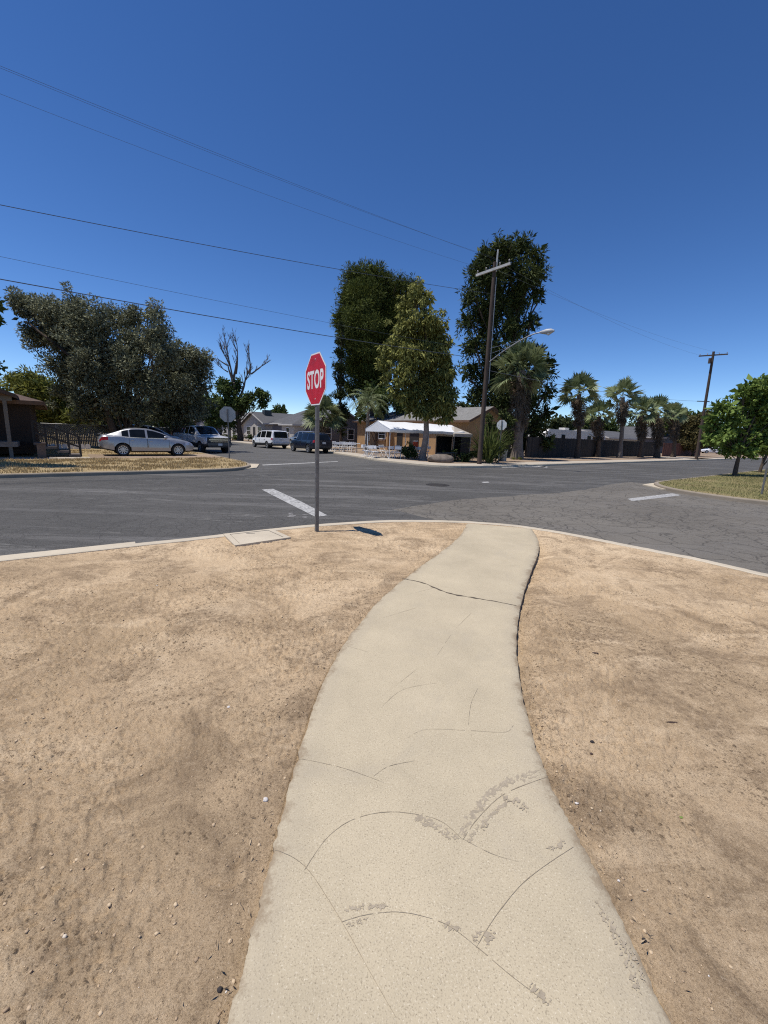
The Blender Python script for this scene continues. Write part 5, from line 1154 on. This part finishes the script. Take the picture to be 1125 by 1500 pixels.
# queen palm with feather fronds
b = g0(537, 661); b = AT(537, 661, 36.5); b.z = 0; qp = thing('queen_palm', 'slender feather-leaved palm at the left end of the white canopy', 'palm tree', b); h = AT(537, 590, 36.5).z
m = MB(); m.tube([(0, 0, -.1), (0, 0, h*.3), (.05, 0, h*.7), (.05, 0, h)], [.19, .15, .14, .11], 12); m.build('trunk', BARKG, qp, 60)
Vl = []; rp = np.random.default_rng(5)
for k in range(17):
    az = 2.4*k; el = 1.3-1.2*(k/17)+rp.uniform(-.1, .1); L = rp.uniform(2.0, 2.7); p = Vector((.05, 0, h)); d = Vector((math.cos(az)*math.cos(el), math.sin(az)*math.cos(el), math.sin(el))); pts = [p]
    for i in range(14): p = p+d*L/14; d = (d+Vector((0, 0, -.16))).normalized(); pts.append(p)
    for i in range(1, 15):
        t = (pts[i]-pts[i-1]).normalized(); sd = t.cross(Vector((0, 0, 1))); sd = sd.normalized() if sd.length > .03 else Vector((1, 0, 0))
        Vl.append([pts[i-1]-sd*.018, pts[i-1]+sd*.018, pts[i]+sd*.012, pts[i]-sd*.012])
        for sg in (1, -1):
            for q in (0, .5):
                o = pts[i-1].lerp(pts[i], q); l = .62*math.sin(math.pi*(.12+.86*i/15))*rp.uniform(.8, 1.1); e = o+(sd*sg*.8+t*.5+Vector((0, 0, -.35+rp.uniform(-.15, .15))))*l; mm = (o+e)/2+Vector((0, 0, .06)); Vl.append([o, mm+t*.03, e, mm-t*.03])
v = np.array([[tuple(p) for p in q] for q in Vl]).reshape(-1, 3); npmesh('fronds', v, quads(len(Vl)), L_PALM, qp)
# spiky plant and bushes
def spiky(label, base, h, n, mat=L_BUSH, w=.07, sp=.9):
    r = thing('spiky_plant', label, 'plant', base); rp = np.random.default_rng(n); Vl = []
    for k in range(n):
        az = rp.uniform(0, 6.283); rr_ = rp.uniform(0, .45)*sp; el = rp.uniform(.55, 1.5); p = Vector((math.cos(az)*rr_, math.sin(az)*rr_, rp.uniform(0, .35*h))); d = Vector((math.cos(az)*math.cos(el), math.sin(az)*math.cos(el), math.sin(el))); L = h*rp.uniform(.6, 1.05); sd = Vector((-math.sin(az), math.cos(az), 0))
        prev = p; 
        for i in range(4):
            q = prev+d*L/4; d = (d+Vector((0, 0, -.20*(1+i*.5)))).normalized(); w0 = w*(1-.22*i); w1 = w*(1-.22*(i+1)) if i < 3 else .005
            Vl.append([prev-sd*w0/2, prev+sd*w0/2, q+sd*w1/2, q-sd*w1/2]); prev = q
    v = np.array([[tuple(p) for p in q] for q in Vl]).reshape(-1, 3); v[:, 2] = np.maximum(v[:, 2], .01); npmesh('leaves', v, quads(len(Vl)), mat, r)
    m = MB(); m.tube([(0, 0, -.05), (0, 0, .35*h)], [.12, .08], 8); m.build('stem', BARK, r); return r
q = AT(716, 678, 27.0); spiky('large spiky strap-leaved bush beside the utility pole base', (q.x, q.y, 0), 2.35, 330, leafmat('strap_leaves', (.035, .05, .015), (.15, .18, .05), .2), .085, 1.6)
def bush(label, px, py, Y, bl, mat=L_BUSH, size=.13, **k):
    q = AT(px, py, Y); return tree('bush', label, (q.x, q.y, 0), Y, bl, mat, BARK, .05, size, .5, 1.2, cat='bush', **k)
bush('dark round bush left of the gum tree trunk', 598, 671, 28.5, [(592,660,8),(602,658,9),(598,666,8),(607,665,7)])
bush('low dark shrub between the boulder and the spiky bush', 678, 678, 27.3, [(668,672,6),(678,670,8),(688,668,8),(695,664,8),(683,675,6)])
bush('tall dark shrub behind the pale stop sign back', 722, 668, 29.6, [(717,612,10),(730,630,13),(720,645,13),(738,608,9),(745,640,12),(733,655,12),(712,630,8),(748,618,9)], L_BUN, .2)
bush('low green hedge in front of the cream houses', 335, 645, 62, [(318,640,6),(330,641,6),(342,640,6),(365,641,5)], L_OAK, .25)
bush('small weeds at the foot of the skirted palm', 757, 675, 32.8, [(752,672,3.5),(762,672,3.5)], L_EUC, .1)
bush('shrubs along the foot of the tan house wing', 672, 668, 31, [(664,662,5),(652,664,4)], L_OAK, .14)
# overhanging branch at the top left
B_ = AT(-60, 680, 15); B_.z = 0
tree('shade_tree', 'dark leafy branch reaching in at the left edge of the picture', B_, 15, [(-45,450,40),(-90,430,50),(-10,440,8),(-3,468,6),(-100,520,60),(-50,520,30),(-6,447,7),(-120,410,62,7),(-190,410,70,8),(-75,478,24,6),(-150,480,60,9),(-230,440,80,6)], L_OAK, BARK, .2, .16, .5, .8)
# woods closing the horizon
Pl = []
Sl = []
def belt(s0, t0, s1, t1, n, h, w, dn_=1., sz_=1.3):
    for k in range(n):
        f = RNG.uniform(); c = W(s0+(s1-s0)*f, t0+(t1-t0)*f, 0); hh = h*RNG.uniform(.5, 1.15); q = np.array(c)+RNG.uniform(-1, 1, 3)*np.array([w, w, 0])+np.array([0, 0, hh*.55])
        m_ = int(170*dn_); Pl.append(q+ball(m_)*(RNG.uniform(0, 1, m_)**.4)[:, None]*np.array([hh*.55, hh*.55, hh*.5])); Sl.append(np.full(m_, sz_))
belt(290, -80, 290, 80, 90, 10, 6); belt(-230, 90, 320, 210, 300, 9, 10); belt(-120, 16, -120, 200, 110, 9, 8, 2, .9); belt(40, 42, 260, 42, 120, 6, 5, 2.2, .7); belt(-110, 62, 3, 62, 60, 6, 5, 4., .45); belt(60, -50, 260, -50, 90, 8, 6)
P_ = np.concatenate(Pl); S_ = np.concatenate(Sl); S_ = S_[P_[:, 2] > 0]; P_ = P_[P_[:, 2] > 0]; o = npmesh('distant_woods', leaf_mesh(P_, ball(len(P_)), S_, .6), quads(len(P_)), L_FAR, None, None, 'stuff'); tag(o, 'far belts of trees closing the horizon behind the houses', 'woods')

# ================================================================== SMALL THINGS ON THE GROUND
def pebble(name, label, px, py, sz, mat, cat='stone'):
    q = G(px, py, .0); ri_ = int(np.argmin(np.abs(ang-math.atan2(q[0], q[1])))); zz_ = float(np.interp(math.hypot(*q), Rr[ri_], Z[ri_])); sz = tuple(.85*v for v in sz); o = rock(label, (q[0], q[1], zz_-sz[2]*.25), sz, int(px), mat, name); o['category'] = cat; return o
WSTONE = simple('white_stone', (.62, .57, .52), .9, .15, 30); DCLOD = simple('dark_clod', (.03, .025, .025), .9, .3, 40); RDCL = simple('seed_brown', (.06, .035, .025), .8, .3, 40)
pebble('pebble', 'whitish pebble on the dirt left of the path', 389, 1172, (.013, .011, .009), WSTONE)
pebble('pebble', 'black clod on the dirt near the lower left path edge', 322, 1443, (.009, .008, .008), DCLOD)
pebble('seed_pod', 'dark round seed pod on the dirt right of the path', 868, 1083, (.014, .012, .010), DCLOD, 'seed pod'); pebble('seed_pod', 'brown seed pod just below the dark round one', 867, 1099, (.011, .009, .006), RDCL, 'seed pod')
pebble('pebble', 'black pebble beside the lower right path edge', 944, 1377, (.008, .007, .007), DCLOD); pebble('pebble', 'small white chip beside the right path edge', 845, 1174, (.011, .006, .004), WSTONE); pebble('pebble', 'small white chip lower on the right path edge', 907, 1286, (.006, .005, .004), WSTONE)
pebble('bark_chip', 'dark bark chip lying on the dirt near the right path bend', 872, 957, (.028, .010, .005), RDCL, 'bark chip'); pebble('bark_chip', 'dark brown chip lower on the right dirt', 985, 1056, (.034, .007, .005), RDCL, 'bark chip')
pebble('leaf', 'small green leaf on the dirt at the right', 999, 1193, (.010, .007, .002), L_MULB, 'leaf')
pebble('pebble', 'pale stone on the dirt left of the path near mid picture', 335, 1035, (.012, .010, .008), WSTONE)
# loose grit: too many to count
n = 20000; th = RNG.uniform(-1.25, 1.25, n); rr_ = .7+RNG.uniform(0, 1, n)**1.3*7.5; gx = np.sin(th)*rr_; gy = np.cos(th)*rr_
dd1 = np.minimum(segdist(gx, gy, Lc), segdist(gx, gy, Rc)); inn = inpoly(gx, gy, np.concatenate([Lc, Rc[::-1]])); okk = (~inn) & (dd1 > .012) & inpoly(gx, gy, np.concatenate([kb, [(8, -20), (-50, -20)]]))
keep = okk & ((RNG.uniform(0, 1, n) < np.exp(-dd1/.16)+.05) | (RNG.uniform(0, 1, n) < .55*np.clip((fbm(gx*.9+9, gy*.9+3, 4, 21)-.42)*5, 0, 1)))
gx, gy = gx[keep], gy[keep]; n = len(gx)
ri = np.clip(np.searchsorted(ang[:1150], np.arctan2(gx, gy)), 0, 1149); rmx = rmax[ri]; ti = np.clip(np.round(np.log(np.hypot(gx, gy)/.32)/np.log((rmx+.02)/.32)*(NR-1)).astype(int), 0, NR-1); gz = Z[ri, ti]
ph = (1+5**.5)/2; octv = np.array([(-1,ph,0),(1,ph,0),(-1,-ph,0),(1,-ph,0),(0,-1,ph),(0,1,ph),(0,-1,-ph),(0,1,-ph),(ph,0,-1),(ph,0,1),(-ph,0,-1),(-ph,0,1)], float)/1.9
of = np.array([(0,11,5),(0,5,1),(0,1,7),(0,7,10),(0,10,11),(1,5,9),(5,11,4),(11,10,2),(10,7,6),(7,1,8),(3,9,4),(3,4,2),(3,2,6),(3,6,8),(3,8,9),(4,9,5),(2,4,11),(6,2,10),(8,6,7),(9,8,1)])
sz = (.0018+.0062*RNG.uniform(0, 1, n)**4)[:, None, None]*RNG.uniform(.6, 1.35, (n, 12, 1)); rot = RNG.uniform(0, 6.28, n); c_, s_ = np.cos(rot), np.sin(rot)
vv = octv[None]*sz; vx = vv[..., 0]*c_[:, None]-vv[..., 1]*s_[:, None]; vy = vv[..., 0]*s_[:, None]+vv[..., 1]*c_[:, None]
vv = np.stack([vx+gx[:, None], vy+gy[:, None], vv[..., 2]*.6+gz[:, None]+.001], -1).reshape(-1, 3)
GRIT = NB('grit'); ge_ = GRIT.n('ShaderNodeNewGeometry'); GRIT = GRIT.fin(GRIT.ramp(ge_.outputs['Random Per Island'], [(.0, (.30, .21, .13)), (.5, (.46, .335, .21)), (.97, (.58, .44, .28)), (.995, (.66, .62, .56))]), .9)
o = npmesh('grit', vv, (of[None]+12*np.arange(n)[:, None, None]).reshape(-1, 3), GRIT, None, None, 'stuff'); tag(o, 'loose grit and crumbs scattered on the bare dirt', 'grit')
# leaf litter along the path edges and twigs
n = 520; i_ = RNG.integers(0, len(Le), n); sd = RNG.uniform(0, 1, n) < .5; ex = np.where(sd, Le[i_, 0]-np.abs(RNG.normal(0, .07, n))-.015, Re[i_, 0]+np.abs(RNG.normal(0, .07, n))+.015); ey = np.where(sd, Le[i_, 1], Re[i_, 1])
P_ = np.stack([ex, ey, np.full(n, .006)], 1); A_ = ball(n); A_[:, 2] *= .15; A_ /= np.linalg.norm(A_, axis=1)[:, None]
LIT = leafmat('leaf_litter', (.22, .15, .09), (.52, .40, .26), 0., .9); o = npmesh('leaf_litter', leaf_mesh(P_, A_, .016, .22, .1, .7), quads(n), LIT, None, None, 'stuff'); tag(o, 'dry leaf litter and chips along the path edges', 'leaf litter')
# concrete utility box cover set in the dirt at the kerb
vb = [Vector((*G(*p, z=.02), 0)) for p in [(327, 782), (397, 774.5), (426, 787), (344, 799)]]; vc = sum(vb, Vector())/4
t = thing('utility_box_lid', 'concrete utility box cover set in the dirt by the kerb', 'box cover', (vc.x, vc.y, 0))
m = MB(); pin = [vc+(p-vc)*.80 for p in vb]
fr_ = [p-vc for p in vb]; fi = [p-vc for p in pin]; zt_ = .022
V_ = [(p.x, p.y, -.1) for p in fr_]+[(p.x, p.y, zt_) for p in fr_]+[(p.x, p.y, zt_) for p in fi]+[(p.x, p.y, -.05) for p in fi]
Fq = []
for k in range(4): j = (k+1) % 4; Fq += [(k, j, 4+j, 4+k), (4+k, 4+j, 8+j, 8+k), (8+k, 8+j, 12+j, 12+k)]
m.add(V_, Fq); m.build('surround', KERB, t)
m = MB(); li = [(vc+(p-vc)*.775)-vc for p in vb]; m.prism([(p.x, p.y) for p in li], -.04, .017); lid = m.build('lid', KERB, t)
m = MB(); a_ = (li[0]+li[1])*.36; m.prism([(a_.x+x, a_.y+y) for x, y in ((-.07, -.02), (.05, .01), (.045, .035), (-.075, .005))], .012, .0185); m.build('lifting_slot', PLAST, lid)

# ================================================================== LIGHT, SKY, CAMERA
SUN_EL = rad(70); sd_ = Vector((-.87, -.18, 0)).normalized()*math.cos(SUN_EL)+Vector((0, 0, math.sin(SUN_EL)))
L = bpy.data.lights.new('sun', 'SUN'); L.energy = 4.6; L.angle = rad(.53); L.color = (1, .955, .89)
so = bpy.data.objects.new('sun', L); COL.objects.link(so); so.rotation_euler = sd_.to_track_quat('Z', 'Y').to_euler(); so.location = (0, 0, 60)
wd = bpy.data.worlds.new('World'); SC.world = wd; wd.use_nodes = True; nt = wd.node_tree
sk = nt.nodes.new('ShaderNodeTexSky'); sk.sky_type = 'NISHITA'; sk.sun_disc = False; sk.sun_elevation = SUN_EL; sk.sun_rotation = math.atan2(sd_.x, sd_.y)
sk.altitude = 0; sk.air_density = .7; sk.dust_density = 0.; sk.ozone_density = 3.0
hs = nt.nodes.new('ShaderNodeHueSaturation'); hs.inputs['Saturation'].default_value = 1.15; hs.inputs['Hue'].default_value = .505; gm = nt.nodes.new('ShaderNodeGamma'); gm.inputs[1].default_value = 1.15; nt.links.new(sk.outputs[0], gm.inputs[0]); nt.links.new(gm.outputs[0], hs.inputs['Color'])
bg = nt.nodes['Background']; nt.links.new(hs.outputs[0], bg.inputs[0]); bg.inputs[1].default_value = .11
cam = bpy.data.cameras.new('camera'); cam.sensor_fit = 'HORIZONTAL'; cam.sensor_width = 36; cam.lens = 36*F/1125; cam.clip_end = 5000; cam.clip_start = .05
co_ = bpy.data.objects.new('camera', cam); COL.objects.link(co_)
sp_, cp_ = math.sin(P), math.cos(P)
xc = Vector((CR, SR*sp_, SR*cp_)); yc = Vector((-SR, CR*sp_, CR*cp_)); fw = Vector((0, cp_, -sp_))
co_.matrix_world = Matrix(((xc.x, yc.x, -fw.x, 0), (xc.y, yc.y, -fw.y, 0), (xc.z, yc.z, -fw.z, H), (0, 0, 0, 1)))
SC.camera = co_
SC.cycles.use_denoising = False; SC.cycles.filter_width = 1.15
SC.view_settings.view_transform = 'Standard'; SC.view_settings.look = 'None'; SC.view_settings.exposure = 0.; SC.view_settings.gamma = 1
